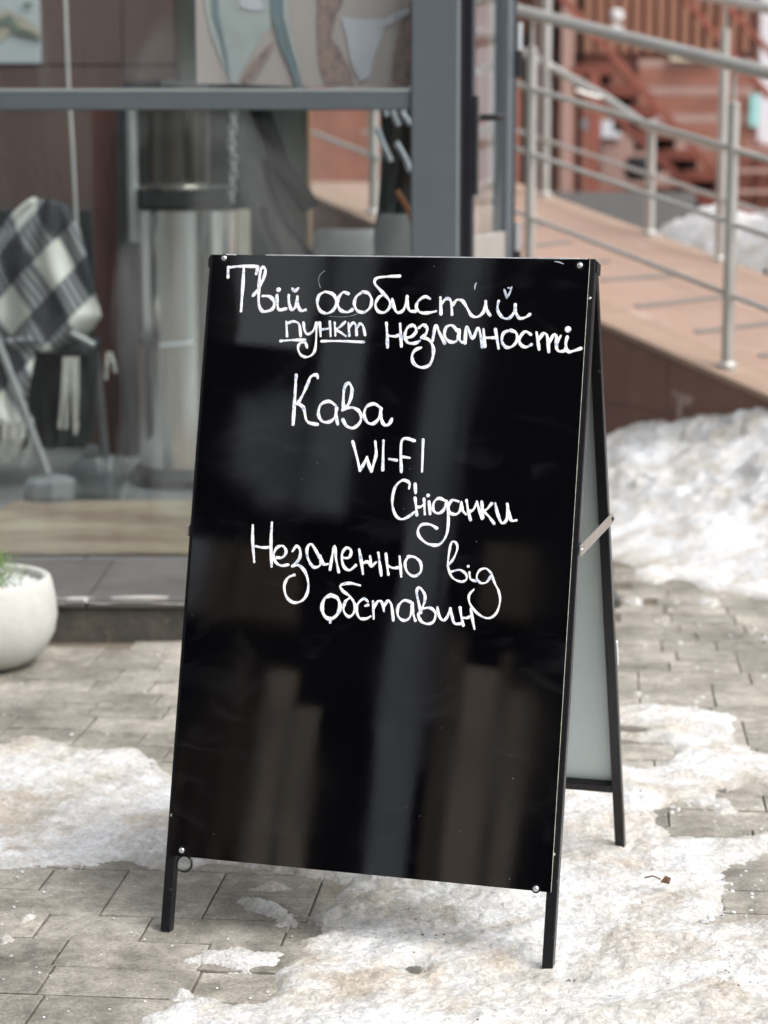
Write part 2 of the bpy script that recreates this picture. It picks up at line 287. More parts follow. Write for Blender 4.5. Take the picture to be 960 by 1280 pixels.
def mat_plaid():
    m = mat('chequered_wool', (.5,.5,.5), .95)
    L = m.node_tree.links; b = m.node_tree.nodes[m['bsdf']]
    tc = nnew(m, 'ShaderNodeTexCoord'); mp = nnew(m, 'ShaderNodeMapping'); mp.inputs['Rotation'].default_value = (0, math.radians(38), 0); mp.inputs['Scale'].default_value = (5.8, .01, 4.3)
    mp.inputs['Location'].default_value = (.3, 0, .2)
    L.new(tc.outputs['Object'], mp.inputs[0])
    sx = nnew(m, 'ShaderNodeSeparateXYZ'); L.new(mp.outputs[0], sx.inputs[0])
    def sq(out):
        a = nnew(m, 'ShaderNodeMath', operation='FRACT'); L.new(out, a.inputs[0])
        c = nnew(m, 'ShaderNodeMath', operation='GREATER_THAN'); L.new(a.outputs[0], c.inputs[0]); c.inputs[1].default_value = .5; return c.outputs[0]
    a, c = sq(sx.outputs['X']), sq(sx.outputs['Z'])
    ad = nnew(m, 'ShaderNodeMath', operation='ADD'); L.new(a, ad.inputs[0]); L.new(c, ad.inputs[1])
    hf = nnew(m, 'ShaderNodeMath', operation='MULTIPLY'); L.new(ad.outputs[0], hf.inputs[0]); hf.inputs[1].default_value = .5
    st = nnew(m, 'ShaderNodeMath', operation='MULTIPLY'); L.new(sx.outputs['X'], st.inputs[0]); st.inputs[1].default_value = 9
    f = nnew(m, 'ShaderNodeMath', operation='FRACT'); L.new(st.outputs[0], f.inputs[0])
    cr = nnew(m, 'ShaderNodeValToRGB'); cr.color_ramp.interpolation = 'CONSTANT'; e = cr.color_ramp.elements
    e[0].position = 0; e[0].color = (.035,.038,.045,1); e[1].position = .75; e[1].color = (.62,.60,.55,1)
    x = cr.color_ramp.elements.new(.25); x.color = (.25,.25,.25,1)
    L.new(hf.outputs[0], cr.inputs[0])
    g = nnew(m, 'ShaderNodeMath', operation='GREATER_THAN'); L.new(f.outputs[0], g.inputs[0]); g.inputs[1].default_value = .5
    eq = nnew(m, 'ShaderNodeMath', operation='COMPARE'); L.new(hf.outputs[0], eq.inputs[0]); eq.inputs[1].default_value = .5; eq.inputs[2].default_value = .1
    mm = nnew(m, 'ShaderNodeMath', operation='MULTIPLY'); L.new(g.outputs[0], mm.inputs[0]); L.new(eq.outputs[0], mm.inputs[1])
    mx = nnew(m, 'ShaderNodeMix', data_type='RGBA'); L.new(mm.outputs[0], mx.inputs['Factor']); L.new(cr.outputs[0], mx.inputs['A']); mx.inputs['B'].default_value = (.09,.09,.10,1)
    L.new(mx.outputs['Result'], b.inputs['Base Color'])
    return m
M['plaid'] = mat_plaid()

# ------------------------------------------------------------------ mesh helpers
class MB:
    def __init__(s): s.v = []; s.f = []
    def add(s, vs, fs):
        k = len(s.v); s.v += [tuple(p) for p in vs]; s.f += [tuple(i+k for i in f) for f in fs]; return s
    def box(s, a, b):
        x0, y0, z0 = a; x1, y1, z1 = b
        return s.obox(Vector(((x0+x1)/2, (y0+y1)/2, (z0+z1)/2)), Vector(((x1-x0)/2,0,0)), Vector((0,(y1-y0)/2,0)), Vector((0,0,(z1-z0)/2)))
    def obox(s, c, ax, ay, az_):
        c = Vector(c); vs = [c+ax*i+ay*j+az_*k for k in (-1,1) for j in (-1,1) for i in (-1,1)]
        return s.add(vs, [(0,2,3,1),(4,5,7,6),(0,1,5,4),(2,6,7,3),(0,4,6,2),(1,3,7,5)])
    def bar(s, p, q, wx, wy, side=Vector((1,0,0))):
        p = Vector(p); q = Vector(q); d = (q-p); a = side - d*(side.dot(d)/d.dot(d)); a.normalize(); b = d.cross(a).normalized()
        return s.obox((p+q)/2, a*wx/2, b*wy/2, d/2)
    def tube(s, pts, r, n=12, caps=True):
        pts = [Vector(p) for p in pts]; rs = r if isinstance(r, (list, tuple)) else [r]*len(pts)
        k = len(s.v); prev = None
        for i, p in enumerate(pts):
            d = (pts[min(i+1, len(pts)-1)] - pts[max(i-1, 0)]).normalized()
            if prev is None: a = d.orthogonal().normalized()
            else: a = (prev - d*prev.dot(d)).normalized()
            prev = a; b = d.cross(a)
            for j in range(n):
                t = 2*math.pi*j/n; s.v.append(tuple(p + (a*math.cos(t)+b*math.sin(t))*rs[i]))
        for i in range(len(pts)-1):
            for j in range(n):
                s.f.append((k+i*n+j, k+i*n+(j+1)%n, k+(i+1)*n+(j+1)%n, k+(i+1)*n+j))
        if caps:
            s.f.append(tuple(k+j for j in range(n))[::-1]); s.f.append(tuple(k+(len(pts)-1)*n+j for j in range(n)))
        return s
    def lathe(s, c, prof, n=40):
        c = Vector(c); k = len(s.v)
        for r, z in prof:
            for j in range(n):
                t = 2*math.pi*j/n; s.v.append((c.x+r*math.cos(t), c.y+r*math.sin(t), c.z+z))
        for i in range(len(prof)-1):
            for j in range(n):
                s.f.append((k+i*n+j, k+i*n+(j+1)%n, k+(i+1)*n+(j+1)%n, k+(i+1)*n+j))
        s.f.append(tuple(k+j for j in range(n))[::-1]); s.f.append(tuple(k+(len(prof)-1)*n+j for j in range(n)))
        return s
    def prism(s, poly, d):
        k = len(poly); d = Vector(d); a = [Vector(p) for p in poly]
        return s.add(a+[p+d for p in a], [tuple(range(k))[::-1], tuple(range(k, 2*k))]+[(i, (i+1) % k, k+(i+1) % k, k+i) for i in range(k)])
    def build(s, name, m, parent=None, smooth=False, bevel=0, seg=2, kind=None, label=None, origin=None):
        me = bpy.data.meshes.new(name); me.from_pydata(s.v, [], s.f); me.update()
        import bmesh
        bm = bmesh.new(); bm.from_mesh(me); bmesh.ops.recalc_face_normals(bm, faces=bm.faces); bm.to_mesh(me); bm.free()
        me.materials.append(m if not isinstance(m, str) else M[m])
        o = bpy.data.objects.new(name, me); C.objects.link(o)
        if smooth:
            for p in me.polygons: p.use_smooth = True
            try: me.set_sharp_from_angle(angle=math.radians(40))
            except Exception: pass
        if bevel:
            b = o.modifiers.new('bevel', 'BEVEL'); b.width = bevel; b.segments = seg; b.limit_method = 'ANGLE'; b.angle_limit = math.radians(40)
        if parent is not None:
            o.parent = parent; o.matrix_parent_inverse = Matrix.Translation(-Vector(parent.location)) if parent.type == 'EMPTY' else Matrix.Identity(4)
        if kind: o['kind'] = kind
        if label: o['label'] = label
        return o
def thing(name, label, cat, loc=(0,0,0), group=None):
    o = bpy.data.objects.new(name, None); C.objects.link(o); o.location = loc; o.empty_display_size = .1
    o['label'] = label; o['category'] = cat
    if group: o['group'] = group
    return o
def tag(o, label, cat, group=None):
    o['label'] = label; o['category'] = cat
    if group: o['group'] = group
    return o

# ------------------------------------------------------------------ noise in numpy
def hsh(i, j, seed):
    n = (i*374761393 + j*668265263 + seed*1274126177) & 0x7fffffff
    n = (n ^ (n >> 13))*1274126177 & 0x7fffffff
    return ((n ^ (n >> 16)) & 0xffff)/65535.0
def vnoise(x, y, sc, seed=0):
    x = x*sc+1000; y = y*sc+1000; i = np.floor(x).astype(np.int64); j = np.floor(y).astype(np.int64); fx = x-i; fy = y-j
    fx = fx*fx*(3-2*fx); fy = fy*fy*(3-2*fy)
    return (hsh(i,j,seed)*(1-fx)+hsh(i+1,j,seed)*fx)*(1-fy)+(hsh(i,j+1,seed)*(1-fx)+hsh(i+1,j+1,seed)*fx)*fy - .5
def fbm(x, y, sc, oct=4, seed=0, g=.55):
    a = 1; t = 0
    for o in range(oct): t = t + a*vnoise(x, y, sc*2.03**o, seed+o*17); a *= g
    return t
def sdf(X, Y, poly):
    d = np.full(X.shape, 1e9); inside = np.zeros(X.shape, bool); n = len(poly)
    for k in range(n):
        ax, ay = poly[k]; bx, by = poly[(k+1) % n]
        ex, ey = bx-ax, by-ay; wx, wy = X-ax, Y-ay
        t = np.clip((wx*ex+wy*ey)/(ex*ex+ey*ey+1e-12), 0, 1)
        d = np.minimum(d, (wx-ex*t)**2+(wy-ey*t)**2)
        c = ((ay > Y) != (by > Y)) & (X < (bx-ax)*(Y-ay)/((by-ay) if by != ay else 1e-9)+ax)
        inside ^= c
    d = np.sqrt(d); return np.where(inside, -d, d)      # negative inside

# ------------------------------------------------------------------ ramp frame of reference
TD = Vector((-.51, .86, .20)); TC = Vector((.86, .51, 0)).normalized()
P2 = at(909, 460, 7.15)
def rp(t, wdt=0.0, h=0.0): return P2 + TD*t + TC*wdt + Vector((0, 0, h))
RW = 1.15
RN = TD.cross(TC).normalized();  RN = RN if RN.z > 0 else -RN

# ------------------------------------------------------------------ GROUND
def structure(o): o['kind'] = 'structure'; return o
g = MB(); g.add([(-120,-60,-.03),(120,-60,-.03),(120,250,-.03),(-120,250,-.03)], [(0,1,2,3)])
structure(g.build('ground', M['asphalt']))
RISER_Y = gp(150, 801).y
pav = structure(MB().box((-6, 1.2, -.026), (7, 9.5, -.0055)).build('pavement', 'bed'))

BARE = [
 [(-90,1082),(60,1082),(150,1076),(210,1088),(245,1085),(262,1078),(300,1080),(340,1088),(400,1098),(428,1108),(420,1126),(395,1138),(376,1146),(400,1160),(398,1170),(374,1178),(376,1198),(364,1212),(345,1225),(352,1240),(330,1256),(290,1258),(255,1250),(215,1258),(190,1272),(160,1340),(-300,1340),(-300,1082)],
 [(-400,780),(-80,780),(290,780),(270,985),(205,968),(185,952),(165,938),(120,940),(90,930),(40,920),(0,928),(-80,930),(-400,935)],
 [(690,640),(768,640),(796,649),(838,657),(867,665),(909,676),(1050,690),(1250,700),(1250,960),(1050,950),(960,945),(925,940),(905,920),(912,898),(870,886),(800,882),(700,884)],
 [(770,922),(800,926),(835,930),(848,938),(840,953),(815,960),(800,962),(775,955),(750,945)],
 [(770,908),(800,910),(812,914),(805,920),(775,918)],
 [(825,1018),(846,1005),(880,1012),(905,1005),(915,985),(935,978),(965,985),(1080,985),(1080,1045),(960,1042),(905,1050),(835,1047)],
 [(855,1152),(895,1142),(905,1118),(900,1088),(930,1070),(960,1063),(1080,1060),(1080,1150),(960,1146),(935,1152),(895,1160),(870,1158)],
 [(505,1212),(520,1205),(535,1213),(520,1220)],
 [(700,1225),(715,1221),(725,1227),(712,1231)],
]
SNOWP = [
 [(286,1130),(310,1121),(350,1128),(385,1150),(375,1160),(350,1158),(330,1148),(305,1138)],
 [(232,1200),(260,1189),(310,1188),(350,1194),(335,1207),(300,1213),(262,1206)],
 [(306,1112),(340,1104),(372,1105),(368,1113),(335,1118)],
 [(22,1150),(34,1141),(50,1145),(42,1153),(28,1156)],
 [(0,1172),(10,1168),(14,1176),(4,1180)],
 [(212,1243),(228,1234),(238,1240),(232,1250),(216,1252)],
 [(774,685),(800,682),(830,686),(860,676),(895,668),(925,676),(918,690),(945,702),(930,712),(885,714),(820,710),(785,698)],
 [(793,714),(812,706),(840,712),(846,720),(835,728),(815,730),(797,724)],
 [(776,650),(800,656),(825,664),(850,668),(845,672),(810,668),(778,660)],
 [(935,700),(965,694),(1100,700),(1100,714),(960,712)],
 [(881,732),(895,729),(905,733),(893,737)],[(882,752),(893,750),(900,757),(888,761)],[(786,748),(795,746),(798,752),(789,754)],
 [(936,775),(943,772),(946,790),(938,792)],[(790,866),(803,863),(806,869),(792,871)],
 [(884,1000),(905,992),(922,1000),(915,1016),(895,1018)],
]
def gpoly(P): return [tuple(gp(x, y)[:2]) for x, y in P]
BAREg = [gpoly(P) for P in BARE]; SNOWg = [gpoly(P) for P in SNOWP]
def bankh(X, Y):
    dx = X-P2.x; dy = Y-P2.y
    q = -(dx*TC.x+dy*TC.y); t = (dx*-.51+dy*.86)
    top = np.interp(t, [-3.5,-1.6,-.8,-.2,.15,.5,.72,1.2,1.8,3], [.14,.34,.40,.37,.31,.19,.15,.11,.08,.04])
    top = top*(1+.20*fbm(X, Y, 3.2, 3, 5))
    wd = np.interp(t, [-3,-1,0,1,3], [1.0,.95,.85,.75,.4])*(1+.25*fbm(X, Y, 2.0, 2, 9))
    u = np.clip(q/wd, 0, 1)
    h = top*(1-u)**1.25
    lump = fbm(X, Y, 5, 3, 21, .5)*.05
    return np.where((q < wd), h + lump*np.clip((1-u)*2.5, 0, 1), 0), q, t
def snow_height(X, Y):
    s = np.full(X.shape, 1e9)
    for P in BAREg: s = np.minimum(s, sdf(X, Y, P))
    for P in SNOWg: s = np.maximum(s, -sdf(X, Y, P))
    rag = fbm(X, Y, 8, 7, 40, .76)
    amp = np.interp(Y, [2.5, 4, 7], [.022, .03, .045])
    s = s + rag*amp
    # pockets melted through to the pavers
    base = .010*np.tanh(s/.018) + np.where(s > 0, (fbm(X, Y, 11, 5, 60, .6)*.010+fbm(X, Y, 45, 4, 71, .7)*.0042)*np.clip(s/.04, 0, 1), 0)
    base = base + np.where(s > .1, .012*np.clip((s-.1)/.3, 0, 1)*(1+fbm(X, Y, 4, 3, 80)), 0)
    b, q, t = bankh(X, Y)
    return np.where(b > .0005, np.maximum(base, base*.2+b), base), b, q, t, s
def full_thick(o):
    a_ = o.data.attributes.new('thick', 'FLOAT', 'POINT'); a_.data.foreach_set('value', np.full(len(o.data.vertices), 1.0, np.float32))
# view-friendly grid whose cells grow with distance
NY, NX = 800, 640
ys = 2.35*np.power(9.3/2.35, np.linspace(0, 1, NY)); ss = np.linspace(-.36, .42, NX)
YY, SS = np.meshgrid(ys, ss, indexing='ij'); XX = SS*YY
hh, bb, qq, tt, sdist = snow_height(XX, YY)
VV = np.stack([XX, YY, hh], -1).reshape(-1, 3)
i = np.arange(NY-1)[:, None]*NX + np.arange(NX-1)[None, :]
quads = np.stack([i, i+1, i+NX+1, i+NX], -1).reshape(-1, 4)
hq = hh.reshape(-1)[quads]; yq = VV[:, 1][quads]; xq = VV[:, 0][quads]; Q = qq.reshape(-1)[quads]; B = bb.reshape(-1)[quads]
keep = (hq.max(1) > -.004) & (Q.min(1) > -.04) & ~((yq.max(1) > RISER_Y-.004) & (xq.min(1) < .56)) 
def gridmesh(name, sel, m):
    q = quads[sel]; used, inv = np.unique(q, return_inverse=True); inv = inv.reshape(q.shape)
    me = bpy.data.meshes.new(name); me.vertices.add(len(used)); me.vertices.foreach_set('co', VV[used].astype(np.float32).ravel())
    me.loops.add(inv.size); me.loops.foreach_set('vertex_index', inv.astype(np.int32).ravel())
    me.polygons.add(len(inv)); me.polygons.foreach_set('loop_start', np.arange(0, inv.size, 4, dtype=np.int32)); me.polygons.foreach_set('loop_total', np.full(len(inv), 4, np.int32))
    me.update(calc_edges=True)
    att = me.attributes.new('thick', 'FLOAT', 'POINT'); att.data.foreach_set('value', np.clip(np.where(bb > .01, 1.0, sdist).reshape(-1)[used], -1, 1).astype(np.float32))
    me.validate(); me.polygons.foreach_set('use_smooth', np.ones(len(inv), bool)); me.materials.append(m)
    o = bpy.data.objects.new(name, me); C.objects.link(o); return o
isbank = B.max(1) > .03
sc_ = gridmesh('snow_cover', keep & ~isbank, M['snow']); sc_['kind'] = 'stuff'
sb = gridmesh('snow_bank', keep & isbank, M['snow_clean']); sb['kind'] = 'stuff'
vgr = sb.vertex_groups.new(name='lumps'); vz = np.empty(len(sb.data.vertices)*3, np.float32); sb.data.vertices.foreach_get('co', vz); vz = vz.reshape(-1, 3)[:, 2]
for lo_, hi_, w_ in ((.05,.08,.15),(.08,.11,.4),(.11,.15,.7),(.15,9,1)): vgr.add([int(q_) for q_ in np.nonzero((vz >= lo_) & (vz < hi_))[0]], w_, 'REPLACE')
for ns_, st_ in ((.14,.05),(.045,.028),(.015,.010)):
    tx = bpy.data.textures.new('lump_noise', 'CLOUDS'); tx.noise_scale = ns_; tx.noise_depth = 4
    dm = sb.modifiers.new('displace', 'DISPLACE'); dm.texture = tx; dm.texture_coords = 'GLOBAL'; dm.strength = st_; dm.mid_level = .5; dm.vertex_group = 'lumps'

# pavers: rows turned 5.8 degrees, mixed widths, some two rows deep
A = math.radians(5.8); ux = Vector((math.cos(A), -math.sin(A), 0)); uy = Vector((math.sin(A), math.cos(A), 0))
org = gp(0, 1109); ROW = .1065
blocks = []; taken = {}
for r in range(-9, 46):
    u = -1.7 - random.random()*.1
    while u < 3.6:
        wdt = random.choice([.13, .16, .16, .213, .213, .16, .25])
        two = random.random() < .06 and wdt < .22
        seg = taken.get(r, [])
        hit = [s for s in seg if s[0]-.001 <= u < s[1]-.001]
        if hit: u = hit[0][1]; continue
        nxt = [s[0] for s in seg if s[0] > u]
        lim = min(nxt) if nxt else 99
        if u+wdt > lim-.05: wdt = lim-u
        if two and r < 20: taken.setdefault(r+1, []).append((u, u+wdt)); blocks.append((u, r*ROW, wdt, 2*ROW))
        else: blocks.append((u, r*ROW, wdt, ROW))
        u += wdt
pts = []
for (u, v, a, b) in blocks:
    c = org + ux*(u+a/2) + uy*(v+b/2); pts.append((c, a, b))
cx = np.array([p[0].x for p in pts]); cy = np.array([p[0].y for p in pts])
smin = np.full(len(pts), 9.)
for fu in (-.5, -.25, 0, .25, .5):
    for fv in (-.5, 0, .5):
        X = cx+np.array([p[1]*fu*ux.x+p[2]*fv*uy.x for p in pts]); Y = cy+np.array([p[1]*fu*ux.y+p[2]*fv*uy.y for p in pts])
        h, b, q, t, s = snow_height(X, Y); smin = np.minimum(smin, np.where(b > .03, 9, np.where(q < -.1, 9, s)))
cand = []
for k, (c, a, b) in enumerate(pts):
    if smin[k] > .035: continue
    if c.y > RISER_Y-.03 and c.x < .62: continue
    if c.y < 2.3 or c.y > 9: continue
    sx = 480 + c.x/c.y*F
    cand.append((0 if -60 < sx < 1020 else 1, c.y, k))
cand.sort()
shared = {}
rest = MB()
def paver_mesh(a, b, z, var):
    e = .0022; x, y = a/2-.0016, b/2-.0016
    rr = random.Random(var*7+int(a*1000))
    j = lambda: rr.uniform(-.0014, .0014)
    z += rr.uniform(-.001,.0012)
    top = [(-x+e+j(),-y+e+j(),z+j()*.6),(x-e+j(),-y+e+j(),z+j()*.6),(x-e+j(),y-e+j(),z+j()*.6),(-x+e+j(),y-e+j(),z+j()*.6)]
    mid = [(-x,-y,z-e*.6),(x,-y,z-e*.6),(x,y,z-e*.6),(-x,y,z-e*.6)]; bot = [(p[0],p[1],-.02) for p in mid]
    vs = top+mid+bot; fs = [(0,1,2,3)]+[(4+i,4+(i+1)%4,(i+1)%4,i) for i in range(4)]+[(8+i,8+(i+1)%4,4+(i+1)%4,4+i) for i in range(4)]
    return vs, fs
for n_, (vis, yy, k) in enumerate(cand):
    c, a, b = pts[k]; tilt = (random.uniform(-.006,.006), random.uniform(-.006,.006))
    if n_ < 295:
        key = (round(a, 3), round(b, 3), random.randint(0, 3))
        if key not in shared:
            vs, fs = paver_mesh(a, b, .0, key[2]); me = bpy.data.meshes.new('paver'); me.from_pydata(vs, [], fs); me.materials.append(M['paver']); shared[key] = me
        o = bpy.data.objects.new('paver', shared[key]); C.objects.link(o); o.parent = pav
        if .002 < smin[k]+.03 and c.y < 6 and c.x > -.55 and random.random() < .8: o.material_slots[0].link = 'OBJECT'; o.material_slots[0].material = M['paver_wet']
        o.location = (c.x, c.y, random.uniform(-.0015, .001)); o.rotation_euler = (tilt[0], tilt[1], -A+random.uniform(-.006,.006))
    else:
        vs, fs = paver_mesh(a, b, random.uniform(-.0015,.001), random.randint(0, 3)); rest.add([c + ux*v[0] + uy*v[1] + Vector((0,0,v[2])) for v in vs], fs)
if rest.v: rest.build('distant_pavers', 'paver', pav, kind='stuff')
# loose snow crumbs
cr_ = MB()
def crumb(x, y, r):
    z = r*.5; n = 6; k = []
    for a in range(n):
        t = 2*math.pi*a/n+random.random()*.5; rr = r*random.uniform(.7,1.15); k.append((x+rr*math.cos(t), y+rr*math.sin(t)*.9, .0))
    for a in range(n):
        t = 2*math.pi*a/n+random.random()*.5; rr = r*random.uniform(.4,.7); k.append((x+rr*math.cos(t), y+rr*math.sin(t), z*random.uniform(.8,1.4)))
    cr_.add(k+[(x,y,z*1.5)], [(i,(i+1)%n,n+(i+1)%n,n+i) for i in range(n)]+[(n+i,n+(i+1)%n,2*n) for i in range(n)])
for (x0,y0,x1,y1,nn,rm) in [(390,1255,470,1290,50,2.2),(210,1170,480,1280,70,2.2),(0,1100,200,1275,60,2),(880,1080,960,1140,45,3),(880,1000,960,1040,12,3),(830,1005,850,1020,12,4),(0,805,240,925,30,2.4),(780,700,960,880,50,3),(870,1138,950,1160,18,5),(0,1085,60,1110,10,3)]:
    for _ in range(nn):
        p = gp(random.uniform(x0,x1), random.uniform(y0,y1)); 
        h = snow_height(np.array([p.x]), np.array([p.y]))[0][0]
        if h < .001: crumb(p.x, p.y, random.random()**2.2*1.3*rm*p.y/F+.0003)
for (px,py,r) in [(487-0+400,1150,9),(895,1010,8),(880,1152,7),(860,1008,6),(915,1157,6)]:
    p = gp(px,py); crumb(p.x,p.y,r*p.y/F)
full_thick(cr_.build('snow_crumbs', M['snow_clean'], kind='stuff'))
# litter on the ice
lf = MB(); p = gp(832,1099,.03); lf.add([(p.x-.009,p.y-.003,.026),(p.x+.005,p.y-.007,.024),(p.x+.009,p.y+.004,.031),(p.x-.002,p.y+.009,.029),(p.x,p.y,.036)],[(0,1,4),(1,2,4),(2,3,4),(3,0,4),(0,3,2,1)])
tag(lf.build('dry_leaf','orange_leaf'),'small curled brown leaf lying on the snow right of the rear leg','leaf')
tw = MB(); a, b = gp(806,1097,.03), gp(826,1099,.034); tw.tube([a,(a+b)/2+Vector((0,0,.004)),b],.0012,6)
tag(tw.build('twig','orange_leaf'),'thin dry twig beside the curled brown leaf on the snow','twig')

# ------------------------------------------------------------------ A-FRAME BOARD
W, YAW, LEAN, L, LP, SPR = .60, -.289998, .237744, 1.02973, .11419, .59117
B0 = Vector((-.0486255, 2.9535482, 0))
EX = Vector((math.cos(YAW), math.sin(YAW), 0)); EY = Vector((-math.sin(YAW), math.cos(YAW), 0))
UP = (EY*math.sin(LEAN)+Vector((0,0,math.cos(LEAN)))).normalized(); NF = EX.cross(UP).normalized()      # NF points to the viewer
if NF.y > 0: NF = -NF
board = thing('a_board_sign', 'glossy black folding pavement board with white handwritten Ukrainian lettering standing on ice and pavers', 'sign', B0)
def fp(u, v, n=0.0): return B0 + EX*u + UP*v + NF*n            # u across, v up the face, n out of the front plane of the legs
TB = .016
leg_cut = {}
for s in (-1, 1):
    a = fp(s*(W/2-TB/2), 0.008, -TB/2); a.z = max(a.z, .0)
    mb = MB().bar(fp(s*(W/2-TB/2), .002, -TB/2), fp(s*(W/2-TB/2), L, -TB/2), TB, TB, EX); mb.build('leg', 'paint', board, bevel=.0015)
MB().bar(fp(-W/2+TB, L-TB/2, -TB/2), fp(W/2-TB, L-TB/2, -TB/2), TB, TB, UP).build('top_rail', 'paint', board, bevel=.0015)
MB().bar(fp(-W/2+TB, LP+.012, -TB/2), fp(W/2-TB, LP+.012, -TB/2), TB, TB, UP).build('bottom_rail', 'paint', board, bevel=.0015)
# front sheet: slightly inset from the legs' outer edges, pale cut edge
PLx, PRx, PB, PT = -W/2+.007, W/2-.0085, LP+.001, L-.002
TH = .0035
fb = MB().obox(fp((PLx+PRx)/2, (PB+PT)/2, TH/2+.0004), EX*((PRx-PLx)/2), UP*((PT-PB)/2), NF*TH/2)
sheet = fb.build('front_sheet', 'board', board)
sheet.data.materials.append(M['edge'])
for p in sheet.data.polygons:
    if abs(p.normal.dot(NF)) < .5: p.material_index = 1
# object-space texture of the sheet is world aligned: fine, it never moves
# worn white top edge
we = MB()
for (u0, u1, th) in ((PLx+.020, PLx+.035, .003), (PLx+.085, PRx-.005, .0022), (PLx+.25, PLx+.33, .003), (PRx-.11, PRx-.03, .0035)):
    we.obox(fp((u0+u1)/2, PT+.0012, TH/2-.002), EX*((u1-u0)/2), UP*th/4, NF*.004)
we.build('chipped_top_edge', mat('bare_chipped_edge', (.62,.64,.68), .5, var=.3, scale=60), board)
def bolt(c, n, r, h, name='bolt', m='zinc', parent=board):
    mb = MB(); n = n.normalized(); a = c
    mb.tube([a, a+n*h*.55, a+n*h], [r, r*.92, r*.45], 14); return mb.build(name, m, parent, smooth=True)
def bpt(px, py, n=TH+.0004): 
    return on_plane(px, py, fp(0, 0, n), NF)
for px, py in ((280.5, 323), (725, 332), (227.5, 1063), (670, 1111)):
    c = bpt(px, py); bolt(c, NF, .0044, .0035)
    MB().tube([c-NF*.0002, c+NF*.0007], .0065, 14).build('washer', 'paint', board)
for px, py in ((265.5, 357), (214.5, 1019), (737.5, 373), (692.5, 1068)):
    c = on_plane(px, py, fp(0,0,0), NF); bolt(c, NF, .0022, .0012, 'screw')
# rear frame
RT = fp(0, L, -TB); RB = B0 + EY*SPR + Vector((0,0,.002))
RU = (RT-RB).normalized(); RL = (RT-RB).length; RNn = EX.cross(RU).normalized()
if RNn.y < 0: RNn = -RNn                                          # away from the viewer
def rq(u, v, n=0.0): return RB + EX*u + RU*v + RNn*n
for s in (-1, 1):
    MB().bar(rq(s*(W/2-TB/2), 0, -TB/2), rq(s*(W/2-TB/2), RL-.012, -TB/2), TB, TB, EX).build('leg', 'paint', board, bevel=.0015)
pr = on_plane(740, 978, RB, RNn); VB = (pr-RB).dot(RU)
MB().bar(rq(-W/2+TB, VB, -TB/2), rq(W/2-TB, VB, -TB/2), TB*.9, TB, RU).build('bottom_rail', 'paint', board, bevel=.0015)
MB().bar(rq(-W/2+TB, RL-.03, -TB/2), rq(W/2-TB, RL-.03, -TB/2), TB*.9, TB, RU).build('top_rail', 'paint', board, bevel=.0015)
rs = MB().obox(rq(0, (VB-.004+RL-.012)/2, TH/2+.0004), EX*(W/2-.003), RU*((RL-.012-VB+.004)/2), RNn*TH/2).build('rear_sheet', 'back_sheet', board)
# small pale clip on the outer face of the rear sheet
MB().obox(rq(W/2-.004, (on_plane(772, 820, RB, RNn)-RB).dot(RU), .009), EX*.004, RU*.022, RNn*.004).build('catch', mat('pale_plastic', (.6,.62,.6), .5), board, bevel=.001)
for py in (373, 528, 600, 640):
    v = (on_plane(757, py, RB, RNn)-RB).dot(RU); bolt(rq(W/2-.008, v, TH+.001), RNn, .004, .005, 'bolt', 'paint')
# hinge at the right and left of the top
for s in (-1, 1):
    MB().tube([fp(s*(W/2-.03), L-.004, -TB-.001), fp(s*(W/2+.001), L-.004, -TB-.001)], .006, 12).build('hinge', 'strap' if s>0 else 'paint', board, smooth=True)
    MB().bar(fp(s*(W/2+.0012), L-.012, -.002), fp(s*(W/2+.0012), L-.012, -TB-.012), .0022, .016, EX).build('hinge_plate', 'paint', board)
# brace strap on the right, and its twin on the left
FX = on_plane(729, 689, fp(0,0,0), NF); vf = (FX-B0).dot(UP)
RX = on_plane(765, 647, RB, RNn); vr = (RX-RB).dot(RU)
for s in (-1, 1):
    off = EX*(s*(W/2+.003)); a = fp(0, vf, -.002)+off; b = rq(0, vr, -.002)+off; d = (b-a).normalized()
    st = MB().bar(a-d*.004, b+d*.004, .0022, .0165, EX).build('brace_strap', 'strap', board, bevel=.0006)
    bolt(a+d*.006+EX*s*.001, EX*s, .0042, .003, 'rivet'); bolt(b-d*.005+EX*s*.001, EX*s, .0038, .003, 'rivet', 'paint')
# ring at lower left
c = bpt(230.5, 1079.5, 0.001); R_ = .0118
rg = MB(); rg.tube([c+(EX*math.cos(t)+UP*math.sin(t))*R_ for t in [2*math.pi*i/28 for i in range(29)]], .0017, 8, caps=False)
rg.build('ring', 'paint', board, smooth=True)

# ---- handwriting: strokes read off the photograph, laid as paint on the sheet
def smooth(pts, k=6):
    if len(pts) < 3: 
        a, b = pts[0], pts[-1]; return [(a[0]+(b[0]-a[0])*i/4, a[1]+(b[1]-a[1])*i/4) for i in range(5)]
    out = []; P = [pts[0]]+list(pts)+[pts[-1]]
    for i in range(1, len(P)-2):
        p0, p1, p2, p3 = P[i-1], P[i], P[i+1], P[i+2]
        for j in range(k):
            t = j/k
            out.append(tuple(.5*(2*p1[a]+(p2[a]-p0[a])*t+(2*p0[a]-5*p1[a]+4*p2[a]-p3[a])*t*t+(3*p1[a]-p0[a]-3*p2[a]+p3[a])*t**3) for a in (0,1)))
    out.append(pts[-1]); return out
VIEWS = {'A': (260,310,960/260), 'B': (500,310,960/260), 'C': (340,450,960/220), 'D': (430,530,4.0), 'E': (300,640,4.8), 'F': (440,660,4.8)}
lift = [0]
